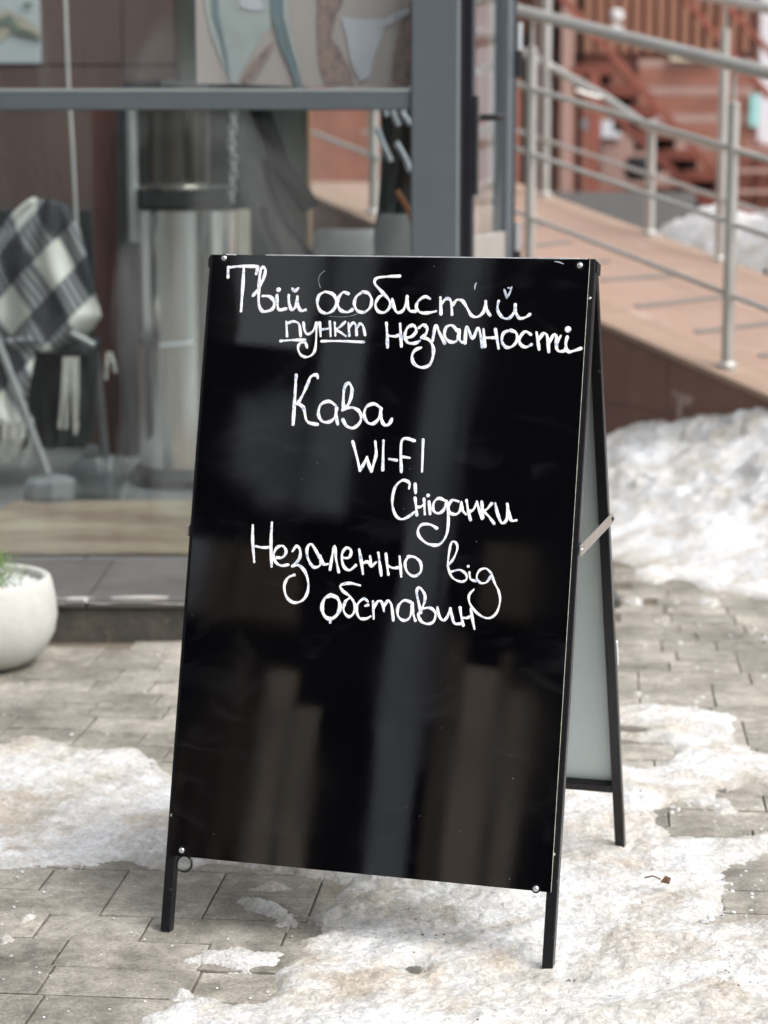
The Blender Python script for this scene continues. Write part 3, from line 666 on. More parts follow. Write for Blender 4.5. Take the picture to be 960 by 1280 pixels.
def stroke(mb, view, pts, wpx):
    ox, oy, s = VIEWS[view]; sm = smooth(pts, 6); rr = random.Random(len(mb.v)+int(pts[0][0]))
    ph = rr.random()*6; lift[0] = (lift[0]+1) % 12; z0 = TH+.0006+lift[0]*.00006
    n = len(sm); cen = [(bpt(ox+x/s, oy+y/s, TH+.0004)) for x, y in sm]; ws = []
    for i in range(n):
        ws.append(wpx*.365*(1+.22*math.sin(i*.55+ph)+.12*rr.uniform(-1,1))*.00112)
    k0 = len(mb.v)
    cen = [c + (cen[i]-c)*0 for i, c in enumerate(cen)]
    # extend the ends so that they are rounded
    d0 = (cen[0]-cen[1]).normalized(); d1 = (cen[-1]-cen[-2]).normalized()
    cs = [cen[0]+d0*ws[0]*.9, cen[0]+d0*ws[0]*.5]+cen+[cen[-1]+d1*ws[-1]*.5, cen[-1]+d1*ws[-1]*.9]
    wv = [ws[0]*.35, ws[0]*.82]+ws+[ws[-1]*.82, ws[-1]*.35]
    for i, c in enumerate(cs):
        d = (cs[min(i+1, len(cs)-1)]-cs[max(i-1, 0)]).normalized(); a = NF.cross(d).normalized(); wd = wv[i]
        for f, h in ((-1, -.0003), (-.8, .00022), (.8, .00022), (1, -.0003)):
            mb.v.append(tuple(c + a*wd*f + NF*(z0-TH-.0004+h)))
    for i in range(len(cs)-1):
        for j in range(3):
            k = k0+i*4+j; mb.f.append((k, k+1, k+5, k+4))
def dot(mb, view, x, y, r):
    ox, oy, s = VIEWS[view]; c = bpt(ox+x/s, oy+y/s, TH+.0004); lift[0] = (lift[0]+1) % 12; r *= .00112; n = 12
    k = len(mb.v); z = .0003+lift[0]*.00006
    for ring, h in ((1, 0), (.8, z)):
        for j in range(n):
            t = 2*math.pi*j/n; mb.v.append(tuple(c+(EX*math.cos(t)+UP*math.sin(t))*r*ring+NF*h))
    mb.f += [(k+j, k+(j+1)%n, k+n+(j+1)%n, k+n+j) for j in range(n)]+[tuple(k+n+j for j in range(n))]
WORDS = [
 ('A', 5.6, [[(92,135),(93,96),(100,90),(150,85),(226,86),(229,92),(222,120)],[(165,90),(160,180),(152,292)],
   [(208,220),(235,185),(258,135),(264,100),(252,90),(241,110),(235,180),(234,255),(248,290),(275,292),(300,278),(305,250),(285,225),(252,222)],
   [(318,218),(319,250),(327,285),(362,280)],
   [(372,218),(375,262),(388,285),(404,272),(412,235)],[(412,225),(416,268),(430,290),(450,286)],[(389,188),(401,198),(418,185)]], [(325,193,3.4)]),
 ('A', 5.4, [[(540,202),(512,220),(505,258),(520,292),(550,302),(580,285),(592,250),(578,215),(540,202)],
   [(648,212),(625,205),(603,230),(600,265),(615,290),(645,296),(668,284)],
   [(715,203),(685,225),(675,260),(690,290),(720,297),(748,275),(755,240),(740,210),(712,203)],
   [(885,130),(830,132),(778,140),(770,165),(800,200),(835,240),(840,270),(815,297),(785,292),(772,262),(788,228),(815,214)],
   [(850,235),(858,272),(874,298),(900,288),(915,250),(919,222)],[(919,225),(920,262),(932,290),(958,292)]], []),
 ('B', 5.2, [[(140,236),(115,225),(85,245),(75,275),(95,298),(130,300),(167,292)],
   [(186,228),(189,305)],[(190,262),(212,235),(234,245),(240,308)],[(243,265),(262,240),(288,245),(310,278),(330,312),(358,318),(385,295),(396,248)],[(395,246),(402,288),(416,312)],
   [(455,245),(450,285),(470,318),(500,326),(525,300),(532,262)],[(532,262),(536,300),(552,325),(580,320),(600,306)]], []),
 ('A', 4.6, [[(362,340),(365,408)],[(362,352),(392,340),(420,352),(428,408)],
   [(440,345),(447,385),(462,398),(485,382),(500,345)],[(500,345),(499,420),(490,480),(460,503),(430,495),(415,465),(424,440),(448,438),(457,460)],
   [(515,345),(520,408)],[(520,378),(560,372)],[(562,340),(566,408)],[(585,345),(588,405)],[(634,340),(612,362),(592,377),(612,390),(637,408)],
   [(648,345),(652,405)],[(652,370),(668,346),(682,358),(686,402)],[(688,370),(702,350),(716,362),(725,402)],
   [(335,430),(380,426),(448,425)],[(525,431),(600,430),(720,435)]], []),
 ('B', 5.4, [[(-63,346),(-60,400),(-58,458)],[(-56,405),(-22,408),(2,398)],[(0,350),(3,400),(6,455)],
   [(25,415),(55,408),(75,382),(62,358),(35,368),(22,405),(35,436),(68,440),(92,428)],
   [(88,368),(108,355),(125,372),(118,398),(98,414)],[(98,414),(130,422),(152,455),(152,500),(135,540),(100,552),(65,535),(55,500),(70,472),(98,460)],
   [(150,430),(165,358),(182,392),(206,440)],[(268,388),(240,358),(212,368),(206,405),(228,432),(258,432),(270,405),(272,378)],[(272,378),(276,425),(290,436)],
   [(300,440),(308,362),(335,418),(362,368),(380,458)],[(385,375),(392,455)],[(392,415),(440,415)],[(440,376),(455,465)],
   [(510,380),(478,393),(470,430),(488,458),(518,454),(540,425),(535,392),(508,380)],
   [(604,400),(578,386),(555,410),(553,440),(578,458),(608,445)],
   [(630,390),(636,430),(642,470)],[(640,425),(662,395),(680,410),(686,480)],[(688,440),(708,402),(722,408),(720,445)],
   [(742,405),(722,448),(730,475),(760,474),(765,450)],[(772,410),(765,445),(776,478),(802,475),(835,464)]], [(775,376,4.4)]),
 ('C', 5.6, [[(132,82),(126,180),(115,352)],[(250,100),(242,82),(212,92),(193,135),(168,190),(140,240)],[(140,238),(172,262),(192,335),(250,353)],
   [(348,250),(310,226),(265,245),(253,298),(275,335),(312,338),(342,312),(352,262)],[(350,255),(350,305),(358,350)],
   [(385,272),(420,235),(436,165),(420,127),(396,148),(388,225),(392,268)],[(392,268),(440,260),(480,288),(482,335),(447,370),(408,362),(385,325)],
   [(592,262),(558,240),(516,255),(502,300),(520,340),(552,347),(582,318),(595,265)],[(594,262),(597,325),(615,356),(640,348),(654,320)]], []),
 ('C', 5.4, [[(440,445),(458,510),(480,603)],[(480,603),(500,568),(518,530)],[(518,530),(528,570),(542,608)],[(542,608),(558,555),(568,510),(563,445)],[(608,440),(604,600)],[(640,541),(682,548)],[(705,610),(708,440),(778,441)],[(708,528),(752,534)],[(824,435),(818,610)]], []),
 ('D', 5.0, [[(325,322),(326,295),(292,282),(255,318),(241,390),(255,452),(285,476),(322,464),(352,440)],
   [(355,300),(358,345)],[(355,370),(360,412),(364,455)],[(362,416),(385,414),(402,400)],[(400,375),(404,452)],[(425,388),(430,450)],
   [(508,385),(475,372),(450,392),(446,430),(470,447),(498,430),(512,385)],[(512,385),(522,470),(512,555),(475,603),(420,600),(378,565),(370,530),(390,504),(430,503),(464,522)],
   [(572,388),(542,382),(524,408),(530,443),(560,452),(582,430),(587,390)],[(587,390),(592,430),(610,452)],
   [(612,382),(620,430),(632,480)],[(625,438),(645,430),(662,400)],[(664,388),(676,430),(690,475)],
   [(688,388),(692,430),(695,470)],[(738,398),(716,425),(700,438),(724,462),(750,498)],
   [(756,395),(768,450),(790,496),(815,472),(816,400)],[(816,400),(828,450),(836,482),(862,482)]], [(420,358,2.6)]),
 ('E', 5.0, [[(77,78),(76,180),(86,300)],[(95,206),(138,214),(182,212)],[(192,64),(186,180),(190,328)],
   [(222,274),(255,272),(276,240),(258,205),(222,214),(202,255),(213,300),(248,322),(290,316)],
   [(315,236),(338,206),(360,228),(355,280),(315,325)],[(315,325),(355,322),(395,370),(410,450),(385,520),(330,545),(282,515),(265,450),(285,398),(325,378)],
   [(478,275),(430,195),(402,220),(408,280),(440,330),(478,322),(486,280)],[(482,262),(500,312),(528,312)],
   [(540,346),(552,270),(566,205),(576,280),(592,360)],[(622,276),(656,272),(666,232),(638,216),(612,255),(620,322),(655,350),(695,320)],
   [(715,225),(728,300),(738,372)],[(735,308),(768,300),(785,328)],[(780,265),(790,328)],[(795,322),(818,300)],[(830,245),(840,320),(848,382)]], []),
 ('F', 4.8, [[(203,155),(210,220),(218,280)],[(212,226),(245,240),(278,238)],[(285,170),(290,230),(295,292)],[(340,172),(318,208),(330,262),(372,290),(412,262),(410,208),(375,175),(335,172)]], []),
 ('F', 4.0, [[(572,228),(608,185),(632,122),(620,85),(596,90),(582,150),(576,230),(600,295),(650,322),(685,310),(684,278),(645,252),(592,264)],
   [(704,266),(711,306),(742,320)],[(835,272),(805,244),(765,255),(748,298),(772,330),(808,325),(832,288)],[(838,280),(858,335),(880,380),(888,440),(865,512),(815,542),(752,512),(708,455),(702,405),(732,368)]], [(697,230,2.0)]),
 ('E', 6.4, [[(545,500),(508,520),(492,570),(505,620),(540,642),(580,620),(600,570),(585,518),(545,500)],[(540,640),(542,662)]], []),
 ('E', 4.8, [[(722,441),(660,428),(605,440),(615,472),(660,508),(690,560),(680,610),(650,628),(622,592),(630,542),(655,518)]], []),
 ('F', 4.8, [[(95,442),(70,425),(35,455),(28,500),(45,540),(82,545),(112,530)],[(80,467),(98,462)],
   [(125,440),(130,545)],[(130,480),(155,440),(180,448),(192,500)],[(190,475),(215,438),(236,462),(248,555)],
   [(352,445),(312,435),(278,470),(275,525),(308,555),(348,535),(360,460)],[(362,450),(366,510),(380,556)],
   [(398,520),(432,455),(436,400),(405,358),(388,380),(398,440),(414,510)],[(420,485),(468,480),(500,510),(490,560),(455,576),(415,560),(395,520)],
   [(512,475),(524,530),(548,555),(572,532),(590,482)],[(592,482),(600,530),(615,572),(650,575)],
   [(648,478),(656,530),(668,585)],[(665,538),(690,540),(708,530)],[(712,482),(722,545),(735,606)]], []),
]
for view, wpx, strokes, dots in WORDS:
    mb = MB()
    for st in strokes: stroke(mb, view, st, wpx)
    for x, y, r in dots: dot(mb, view, x, y, r)
    o = mb.build('handwritten_word', 'marker', board)
wk = MB()
for st, wd in (([(345,190),(347,172),(353,161)],2.4),([(481,192),(488,215),(492,232)],4),([(492,232),(506,208),(516,180)],3.2),([(498,184),(508,186)],3),([(715,63),(735,66),(755,74)],2)):
    stroke(wk, 'B', st, wd)
for st, wd in (([(540,105),(520,122),(510,150),(520,185)],.55),([(700,300),(640,318),(560,315)],.5)): stroke(wk, 'A', st, wd)
wk.build('faint_paint_marks', 'marker_weak', board, kind='stuff')
for o in list(board.children):
    if o.name.startswith('handwritten_word') or o.name.startswith('faint'):
        for p in o.data.polygons: p.use_smooth = False

# ------------------------------------------------------------------ STEP and vestibule
ZF = .1
step = structure(MB().box((-6, RISER_Y+.02, -.02), (.56, 8.4, ZF-.045)).build('step', 'riser'))
ZF = H - (H-0)*0 if False else .105
# riser face: separate stone kerbs
x = -3.2
while x < .56:
    x2 = min(x+1.0, .56); MB().box((x+.002, RISER_Y, -.01), (x2-.002, RISER_Y+.10, ZF-.022)).build('riser_stone', 'riser', step, bevel=.004); x = x2
# platform slabs with real joints
y0 = RISER_Y-.012
rows = [(y0, gp(150,697,ZF).y-.015)]
xs = [-3.2,-2.4,-1.6,-1.15,-.72,-.28,.16,.575]
for k in range(len(xs)-1):
    MB().box((xs[k]+.0025, y0, ZF-.021), (xs[k+1]-.0025, gp(150,697,ZF).y-.012, ZF+random.uniform(-.001,.001))).build('paving_slab', 'concrete_slab', step, bevel=.003)
yy = gp(150,697,ZF).y-.008
xi = -3.2
while xi < .36:
    yj = yy
    while yj < 8.2:
        MB().box((xi+.002, yj+.002, ZF-.021), (min(xi+.6,.40)-.002, yj+.598, ZF-.001)).build('floor_tile', 'floor', step, bevel=.002); yj += .6
    xi += .6
# packed snow and ice along the step edge
ice = MB(); n = 90
for r_ in range(4):
    for j in range(n+1):
        X = -1.35 + j*(1.85/n); v = vnoise(np.array([X]), np.array([0.]), 9, 5)[0]; w_ = vnoise(np.array([X]), np.array([3.]), 28, 8)[0]
        yb = [y0-.0015, y0+.008, y0+.026+v*.03, y0+.04+v*.05+w_*.02][r_]; zb = [ZF-.008+w_*.008, ZF+.001+v*.006+w_*.003, ZF+.002+w_*.004+v*.003, ZF-.003][r_]
        if X < -1.0 and r_ == 1: zb = ZF+.001+w_*.01
        ice.v.append((X, yb, zb))
for r_ in range(3):
    for j in range(n): k = r_*(n+1)+j; ice.f.append((k, k+1, k+n+2, k+n+1))
io = ice.build('step_edge_ice', M['snow'], smooth=True, kind='stuff')

VY = gp(150, 697, ZF).y + .005                                   # plane of the front glazing
ves = thing('glazed_vestibule', 'grey framed glass entrance box standing on the step at the left', 'entrance', (-.8, VY, ZF))
def X_(px, Y=None): return at(px, 300, Y or VY).x
def Z_(py, Y=None): return at(480, py, Y or VY).z
mx0, mx1 = X_(513.5), X_(571)
MB().box((mx0, VY-.03, ZF), (mx1, VY+.05, 2.75)).build('corner_post', 'alu', ves, bevel=.004)
MB().box((mx1-.004, VY-.026, ZF), (mx1+.0045, VY+.045, 2.75)).build('post_trim', 'alu_light', ves)
MB().box((mx1+.004, VY-.012, ZF), (X_(578.5), VY+.05, 2.75)).build('door_gasket', 'dark_frame', ves)
zb0, zb1 = Z_(137.5), Z_(115)
MB().box((-2.6, VY-.02, zb0), (mx0-.0005, VY+.03, zb1)).build('transom', 'alu', ves, bevel=.003)
MB().box((-2.6, VY-.021, zb1+.0005), (mx0-.0005, VY+.02, zb1+.008)).build('transom_trim', 'alu_light', ves)
MB().box((-2.6, VY-.02, 2.7), (mx0-.0005, VY+.03, 2.75)).build('head_rail', 'alu', ves)
MB().box((-2.6, VY, ZF+.004), (mx0-.001, VY+.006, zb0-.001)).build('lower_pane', 'film', ves)
MB().box((-2.6, VY, zb1+.009), (mx0-.001, VY+.006, 2.699)).build('upper_pane', 'film', ves)
MB().box((-2.68, VY-.03, ZF), (-2.601, VY+.05, 2.75)).build('corner_post', 'alu', ves, bevel=.004)
# screws on the post
for py in (3, 188):
    c = at(567, py, VY-.03); MB().tube([Vector((c.x+.006, VY-.0265, c.z)), Vector((c.x+.006, VY-.029, c.z))], .003, 10).build('screw', 'zinc', ves)
# door leaf at an angle
D0 = Vector((X_(579.5), VY+.03, 0)); YB = 6.45; D1 = Vector((at(634, 200, YB).x, YB, 0)); dd = (D1-D0).normalized(); dn = Vector((dd.y, -dd.x, 0)); LD = (D1-D0).length
door = thing('glass_door', 'narrow grey framed glass door with black lever handle seen almost edge on', 'door', (D0.x, D0.y, ZF))
def dbox(s0, s1, z0, z1, n0, n1, nm, m, par=door, bevel=.002):
    c = D0+dd*((s0+s1)/2)+dn*((n0+n1)/2); c.z = (z0+z1)/2
    return MB().obox(c, dd*((s1-s0)/2), dn*((n1-n0)/2), Vector((0,0,(z1-z0)/2))).build(nm, m, par, bevel=bevel)
zk = 0
dz0 = ZF+.02
dbox(0, .05, dz0, 2.5, -.022, .022, 'lock_stile', 'dark_frame')
dbox(LD-.16, LD-.03, dz0, 2.5, -.022, .022, 'hinge_stile', 'alu'); dbox(LD-.03, LD, dz0, 2.5, -.024, .026, 'door_jamb', 'dark_frame')
zr = at(600, 292, 6.1).z
dbox(.05, LD-.16, dz0, zr, -.018, .018, 'bottom_panel', mat('greige_door_panel', (.36,.33,.30), .5, var=.05))
dbox(.05, LD-.16, zr+.001, 2.5, -.003, .003, 'glass_pane', 'leaf_glass', bevel=0)
zh = at(600, 148, 5.75).z
hp = dbox(.0, .042, zh-.20, zh+.055, .022, .034, 'handle_plate', 'black_plastic')
h0 = D0+dd*.02+dn*.04; h0.z = zh; h1 = D0+dd*.02+dn*.085; h1.z = zh; h2 = D0+dd*.14+dn*.088; h2.z = zh+.004
MB().tube([h0, h1, h1+dd*.02, h2], [.009,.009,.009,.007], 10).build('handle', 'black_plastic', door, smooth=True)
for py in (50, 300):
    zz = at(632, py, YB).z; c = D1+dn*.03; c.z = zz
    MB().tube([c-Vector((0,0,.03)), c+Vector((0,0,.05))], .014, 12).build('hinge', 'zinc', door, smooth=True)
    MB().tube([c-Vector((0,0,.11)), c-Vector((0,0,.032))], .015, 12).build('hinge', 'black_plastic', door, smooth=True)
# remaining enclosure
BY = 7.95
MB().box((D1.x-.03, D1.y+.02, ZF), (D1.x+.0, BY, ZF+.25)).build('side_plinth', 'alu', ves)
MB().box((D1.x-.018, D1.y+.02, ZF+.251), (D1.x-.012, BY, 2.7)).build('side_pane', 'leaf_glass', ves)
MB().box((-2.7, VY-.06, 2.752), (.46, BY+.1, 2.86)).build('added_roof_pane', 'leaf_glass', ves)  # unseen roof added, clear so sky light reaches the interior
xe = at(385.5, 300, BY).x
MB().box((xe+.0, BY-.02, ZF), (xe+.012, BY+.03, 2.75)).build('jamb_strip', mat('orange_wood_strip', (.35,.20,.10), .5), ves)
# back wall
wall = thing('brown_panel_wall', 'brown clad wall at the back of the glazed entrance', 'wall', (-1.5, BY, ZF))
xw = at(222, 60, BY).x; zj = at(100, 82, BY).z
x = -3.0; 
while x < xw-.01:
    x2 = min(x+1.02, xw)
    MB().box((x+.002, BY, ZF), (x2-.002, BY+.04, zj-.003)).build('wall_panel', 'wall_brown', wall, bevel=.002)
    MB().box((x+.002, BY, zj+.003), (x2-.002, BY+.04, 2.74)).build('wall_panel', 'wall_brown', wall, bevel=.002); x = x2
MB().box((-3.0, BY+.041, ZF), (xe-.001, BY+.12, 2.74)).build('wall_core', 'dark_opening', wall)
MB().box((xw+.001, BY-.01, ZF), (xe-.001, BY+.03, 2.74)).build('dark_wall_panel', 'wall_dark', wall)
MB().box((-2.65, VY+.06, ZF), (-2.64, BY-.01, 2.74)).build('side_pane', 'leaf_glass', ves)  # unseen left wall, made of glass to let more light inside
MB().box((at(117,200,7.7).x, 7.68, ZF), (at(147,200,7.7).x, 7.72, 1.38)).build('red_board', 'red_panel')
tag(bpy.data.objects['red_board'], 'narrow dark red upright board against the brown wall behind the glass', 'board')
MB().box((at(147,200,7.6).x, 7.60, ZF), (at(300,200,7.6).x, 7.62, at(200,108,7.6).z)).build('black_screen', 'black_plastic')
tag(bpy.data.objects['black_screen'], 'black flat screen standing behind the steel heater', 'panel')
# poster on the wall
po = thing('wall_poster', 'white poster with a pale mountain drawing on the brown wall top left', 'poster', at(20, 40, BY-.02))
pw = (at(-70,0,BY).x, at(50,0,BY).x, at(0,79,BY).z, at(0,-60,BY).z)
MB().box((pw[0], BY-.008, pw[2]), (pw[1], BY-.002, pw[3])).build('paper', mat('white_paper', (.42,.44,.45), .7, var=.03), po)
def flat(pixels, Y, th=.002): return MB().prism([at(x, y, Y) for x, y in pixels], (0, th, 0))
flat([(-30,60),(0,52),(18,38),(34,45),(50,50),(50,36),(28,22),(8,10),(-10,20),(-30,10)], BY-.0135).build('printed_mountain', mat('beige_print', (.38,.34,.27), .7, var=.2, scale=20), po)
flat([(-30,34),(0,24),(12,18),(24,34),(38,38),(50,46),(50,50),(34,45),(20,42),(8,30),(-8,36),(-30,48)], BY-.018).build('printed_ridge', mat('dark_green_print', (.14,.16,.13), .7, var=.4, scale=30), po)
flat([(28,4),(40,3),(40,8),(28,9)], BY-.018).build('printed_mark', mat('green_print', (.12,.2,.12), .7), po)
# banner behind the upper pane: pale pink and blue-grey abstract print
BNY = VY+.12
ban = thing('printed_banner', 'large pale pink banner with blue grey curves hanging behind the upper glass', 'banner', at(380, 60, BNY))
flat([(246,104),(512,112),(516,-80),(243,-80)], BNY, .006).build('cloth', mat('pale_pink_print', (.42,.35,.33), .8, var=.05, scale=3), ban)
def pr_(pix, m, k): flat(pix, BNY-.0025*k, .001).build('printed_shape', m, ban)
bl = mat('blue_grey_print', (.37,.38,.37), .8, var=.12, scale=9); bd = mat('dark_blue_grey_print', (.16,.20,.22), .8, var=.2, scale=9)
bn = mat('brown_speckled_print', (.40,.26,.21), .8, col2=(.15,.12,.13), scale=55); wt = mat('white_print', (.50,.48,.52), .8, var=.05)
pr_([(252,-60),(255,0),(262,40),(275,75),(288,104),(296,104),(310,75),(325,50),(338,35),(345,0),(345,-60)], bl, 1)
pr_([(262,-60),(266,20),(276,50),(288,100),(282,60),(274,20),(270,-60)], bd, 2)
pr_([(338,-60),(340,20),(348,50),(362,85),(373,113),(379,113),(370,82),(360,52),(354,20),(352,-60)], bd, 3)
pr_([(352,-60),(354,20),(362,52),(371,80),(379,104),(374,75),(366,45),(361,20),(360,-60)], bl, 4)
pr_([(300,104),(316,78),(340,52),(343,58),(322,86),(312,105)], bn, 5)
pr_([(398,-60),(396,0),(396,40),(398,80),(406,106),(442,106),(440,90),(424,60),(414,48),(420,20),(430,0),(434,-60)], bn, 1)
pr_([(490,104),(492,70),(500,30),(514,0),(514,108)], bn, 1)
pr_([(426,20),(450,24),(478,24),(480,40),(468,70),(462,96),(450,102),(440,80),(434,50)], wt, 2)
pr_([(472,28),(490,18),(512,8),(512,16),(492,28),(476,36)], wt, 3)
pr_([(299,0),(312,-6),(326,0),(330,12),(314,13),(300,8)], wt, 2)

# mat on the step
mt = MB()
c = [gp(-120,697,ZF), gp(260,696,ZF), gp(420,696,ZF), gp(420,631,ZF), gp(20,631,ZF), gp(-30,655,ZF), gp(-180,668,ZF)]
mt.prism([(p.x, p.y+.012, ZF+.002) for p in c], (0,0,.012))
tag(mt.build('door_mat', 'jute', bevel=.004), 'worn beige jute mat lying along the bottom of the glass', 'mat')
fr = MB()
for j in range(230):
    X = -1.6+j*.0095+random.uniform(-.002,.002); z = ZF+.006; l = random.uniform(.008,.02)
    fr.add([(X, VY+.014, z),(X+.004, VY+.014, z),(X+.002+random.uniform(-.004,.004), VY+.013-l, ZF+.003),(X+.002, VY+.014, z+.004)], [(0,1,2),(0,2,3),(1,3,2)])
fr.build('mat_fringe', 'jute', bpy.data.objects['door_mat'], kind='stuff')

# patio heater
hx, hy = at(236, 600, 6.95).x, 6.98
ht = thing('patio_heater', 'polished steel cylinder heater with dark smoked upper tube behind the glass', 'heater', (hx, hy, ZF))
zt = at(236, 237, hy).z; zl = at(236, 588, hy-.16).z; rb = .163
MB().lathe((hx+.0,hy,0), [(rb+.03,ZF),(rb+.034,ZF+.03),(rb+.012,zl),(rb*.5,zl+.001)], 48).build('base', 'black_plastic', ht, smooth=True)
zc = at(236, 263, hy).z
MB().lathe((hx,hy,0), [(rb,zl+.002),(rb,zc),(rb-.02,zc+.004)], 64).build('barrel', 'heater_steel', ht, smooth=True)
MB().lathe((hx,hy,0), [(rb-.012,zc+.005),(rb-.006,zc+.012),(rb-.006,zt-.008),(rb-.012,zt)], 48).build('collar', 'black_plastic', ht, smooth=True)
MB().lathe((hx,hy,0), [(rb-.004,zt+.001),(rb-.0,zt+.006),(rb-.03,zt+.02)], 48).build('rim', 'heater_steel', ht, smooth=True)
zz1 = at(236, 116, hy).z
MB().lathe((hx-.02,hy,0), [(.10,zt+.021),(.10,zz1)], 48).build('smoked_tube', 'heater_dark', ht, smooth=True)
MB().lathe((hx-.06,hy,0), [(.135,zz1+.001),(.14,zz1+.02),(.13,zz1+.035)], 4).build('top_plate', 'black_plastic', ht)
for px in (168,):
    MB().tube([Vector((at(px,200,hy).x,hy-.05,zc-.1)), Vector((at(px,200,hy).x,hy-.05,zz1))], .018, 14).build('tube', 'metal_grey', ht, smooth=True)
MB().tube([at(200,432,hy-rb-.01), at(242,430,hy-rb-.01)], .006, 8).build('door_pull', 'zinc', ht, smooth=True)
for px in (265, 275):
    MB().box((at(px-3,540,hy-rb-.006).x, hy-rb*.9, at(px,560,hy).z), (at(px+1,540,hy).x, hy-rb*.6, at(px,535,hy).z)).build('vent_slot', 'dark_opening', ht)
# chain
ch = thing('hanging_chain', 'pale metal chain hanging to the right of the dark heater tube', 'chain', at(292, 200, 6.8))
lk = None
for k in range(13):
    c = at(291+math.sin(k)*1.5, 132+k*9.6, 6.8); a = Vector((1,0,0)) if k % 2 else Vector((.3,.95,0))
    if k < 13:
        MB().tube([c+a*(.010*math.cos(t))+Vector((0,0,.017*math.sin(t))) for t in [2*math.pi*i/12 for i in range(13)]], .0036, 6, caps=False).build('link', 'metal_grey', ch, smooth=True)
MB().box((at(297,300,7.3).x, 7.28, ZF), (at(312,300,7.3).x, 7.32, at(300,262,7.3).z)).build('beige_plank', mat('beige_wood', (.42,.38,.31), .6))
tag(bpy.data.objects['beige_plank'], 'beige upright plank between the steel heater and the crumpled plastic', 'plank')
# cord
MB().tube([at(80,-60,7.0), at(83,40,7.0), at(86,110,7.0), at(91,190,7.0), at(96,285,7.0)], .0055, 8).build('dangling_cord', mat('pale_cord', (.5,.48,.46), .8))
tag(bpy.data.objects['dangling_cord'], 'thin pale cord hanging in front of the brown wall', 'cord')
# crumpled plastic with black straps
pl = thing('bundled_plastic_curtain', 'crumpled clear plastic curtain tied with black straps behind the glass', 'curtain', at(350, 220, 6.6))
pm = MB(); nu, nv = 26, 30
for jv in range(nv+1):
    v = jv/nv; py = 135+v*210
    l = 312 + 14*math.sin(v*3) + 10*v; r = 386
    for iu in range(nu+1):
        u = iu/nu; p = at(l+(r-l)*u, py, 6.6 + .05*math.sin(u*17+v*6)+.03*math.sin(u*31-v*13)); pm.v.append(tuple(p))
for jv in range(nv):
    for iu in range(nu): k = jv*(nu+1)+iu; pm.f.append((k,k+1,k+nu+2,k+nu+1))
pm.build('plastic_sheet', 'plastic_film', pl, smooth=True)
M['strap_cloth'] = mat('black_strap_webbing', (.006,.006,.007), .95, var=.3, spec=.05)
def strapc(pts, w0, Y, nm='strap', m='strap_cloth', par=pl):
    sm = smooth(pts, 6); mb = MB(); mb.tube([at(x, y, Y) for x, y in sm], w0, 8); return mb.build(nm, m, par, smooth=True)
strapc([(322,132),(340,175),(352,210),(372,235),(388,262)], .030, 6.42)
strapc([(330,200),(340,240),(355,275),(375,300),(392,325)], .011, 6.42)
strapc([(328,258),(334,285),(345,305),(356,330)], .012, 6.42)
# dark striped throw at the right of the lower pane
th = thing('striped_throw', 'black throw with white zebra stripes hanging beside the grey corner post', 'blanket', at(495, 240, 5.95))
tm = MB(); nu, nv = 16, 20
for jv in range(nv+1):
    v = jv/nv
    for iu in range(nu+1):
        u = iu/nu; tm.v.append(tuple(at(474+u*50+3*math.sin(v*7), 128+v*240, 5.95+.03*math.sin(u*14+v*2))))
for jv in range(nv):
    for iu in range(nu): k = jv*(nu+1)+iu; tm.f.append((k,k+1,k+nu+2,k+nu+1))
to = tm.build('cloth', mat('black_cloth', (.008,.008,.01), .9, var=.3), th, smooth=True)
sm_ = to.modifiers.new('solidify', 'SOLIDIFY'); sm_.thickness = .012
wz = mat('white_stripe', (.42,.44,.48), .9, var=.2, scale=30)
for pts in ([(481,138),(484,146)],[(490,138),(494,148),(499,157)],[(502,138),(506,146),(513,156)],[(472,160),(478,178),(489,202)],[(495,178),(505,195),(513,215)]):
    strapc(pts, .008, 5.90, 'stripe', wz, th)
# chairs: rounded backs low between throw and curtain
def tub_chair(px, py, Y, rad, label, rim, m):
    c = at(px, py, Y); t = thing('tub_chair', label, 'chair', (c.x, Y, ZF), 'rounded chairs behind the lower glass')
    z1 = c.z; hgt = z1-ZF
    mb = MB(); n = 24
    for r_, z in ((rad*.86, ZF+.38), (rad*.97, ZF+.45), (rad, z1-.10), (rad*.93, z1-.03), (rad*.80, z1), (rad*.72, z1-.03), (rad*.8, ZF+.5)):
        for j in range(n+1):
            a = math.radians(180+ (j/n)*180); mb.v.append((c.x+r_*math.cos(a), Y+.1+r_*math.sin(a)*.6, z))
    for k in range(6):
        for j in range(n): q = k*(n+1)+j; mb.f.append((q,q+1,q+n+2,q+n+1))
    mb.build('backrest', m, t, smooth=True)
    MB().lathe((c.x, Y+.1, 0), [(rad*.7,ZF+.38),(rad*.8,ZF+.41),(rad*.7,ZF+.46)], 20).build('seat', m, t, smooth=True)
    for sx in (-1,1):
        for sy in (-1,1): MB().tube([(c.x+sx*rad*.5, Y+.1+sy*rad*.4, ZF+.39),(c.x+sx*rad*.65, Y+.1+sy*rad*.5, ZF)], [.014,.009], 8).build('leg','black_plastic',t)
    if rim:
        strapc([(px+rad*F/Y*.0-4,py-30),(px+14,py+4),(px+22,py+50)], .008, Y-.05, 'piping', 'orange', t)
    return t
g1 = mat('mid_grey_upholstery', (.20,.20,.20), .8, var=.1); 
tub_chair(432, 287, 6.9, .12, 'pale grey rounded chair back just left of the black throw', False, mat('pale_upholstery', (.20,.195,.19), .8, var=.2))
tub_chair(500, 268, 5.78, .07, 'dark grey rounded chair with orange piping in front of the black throw', True, g1)

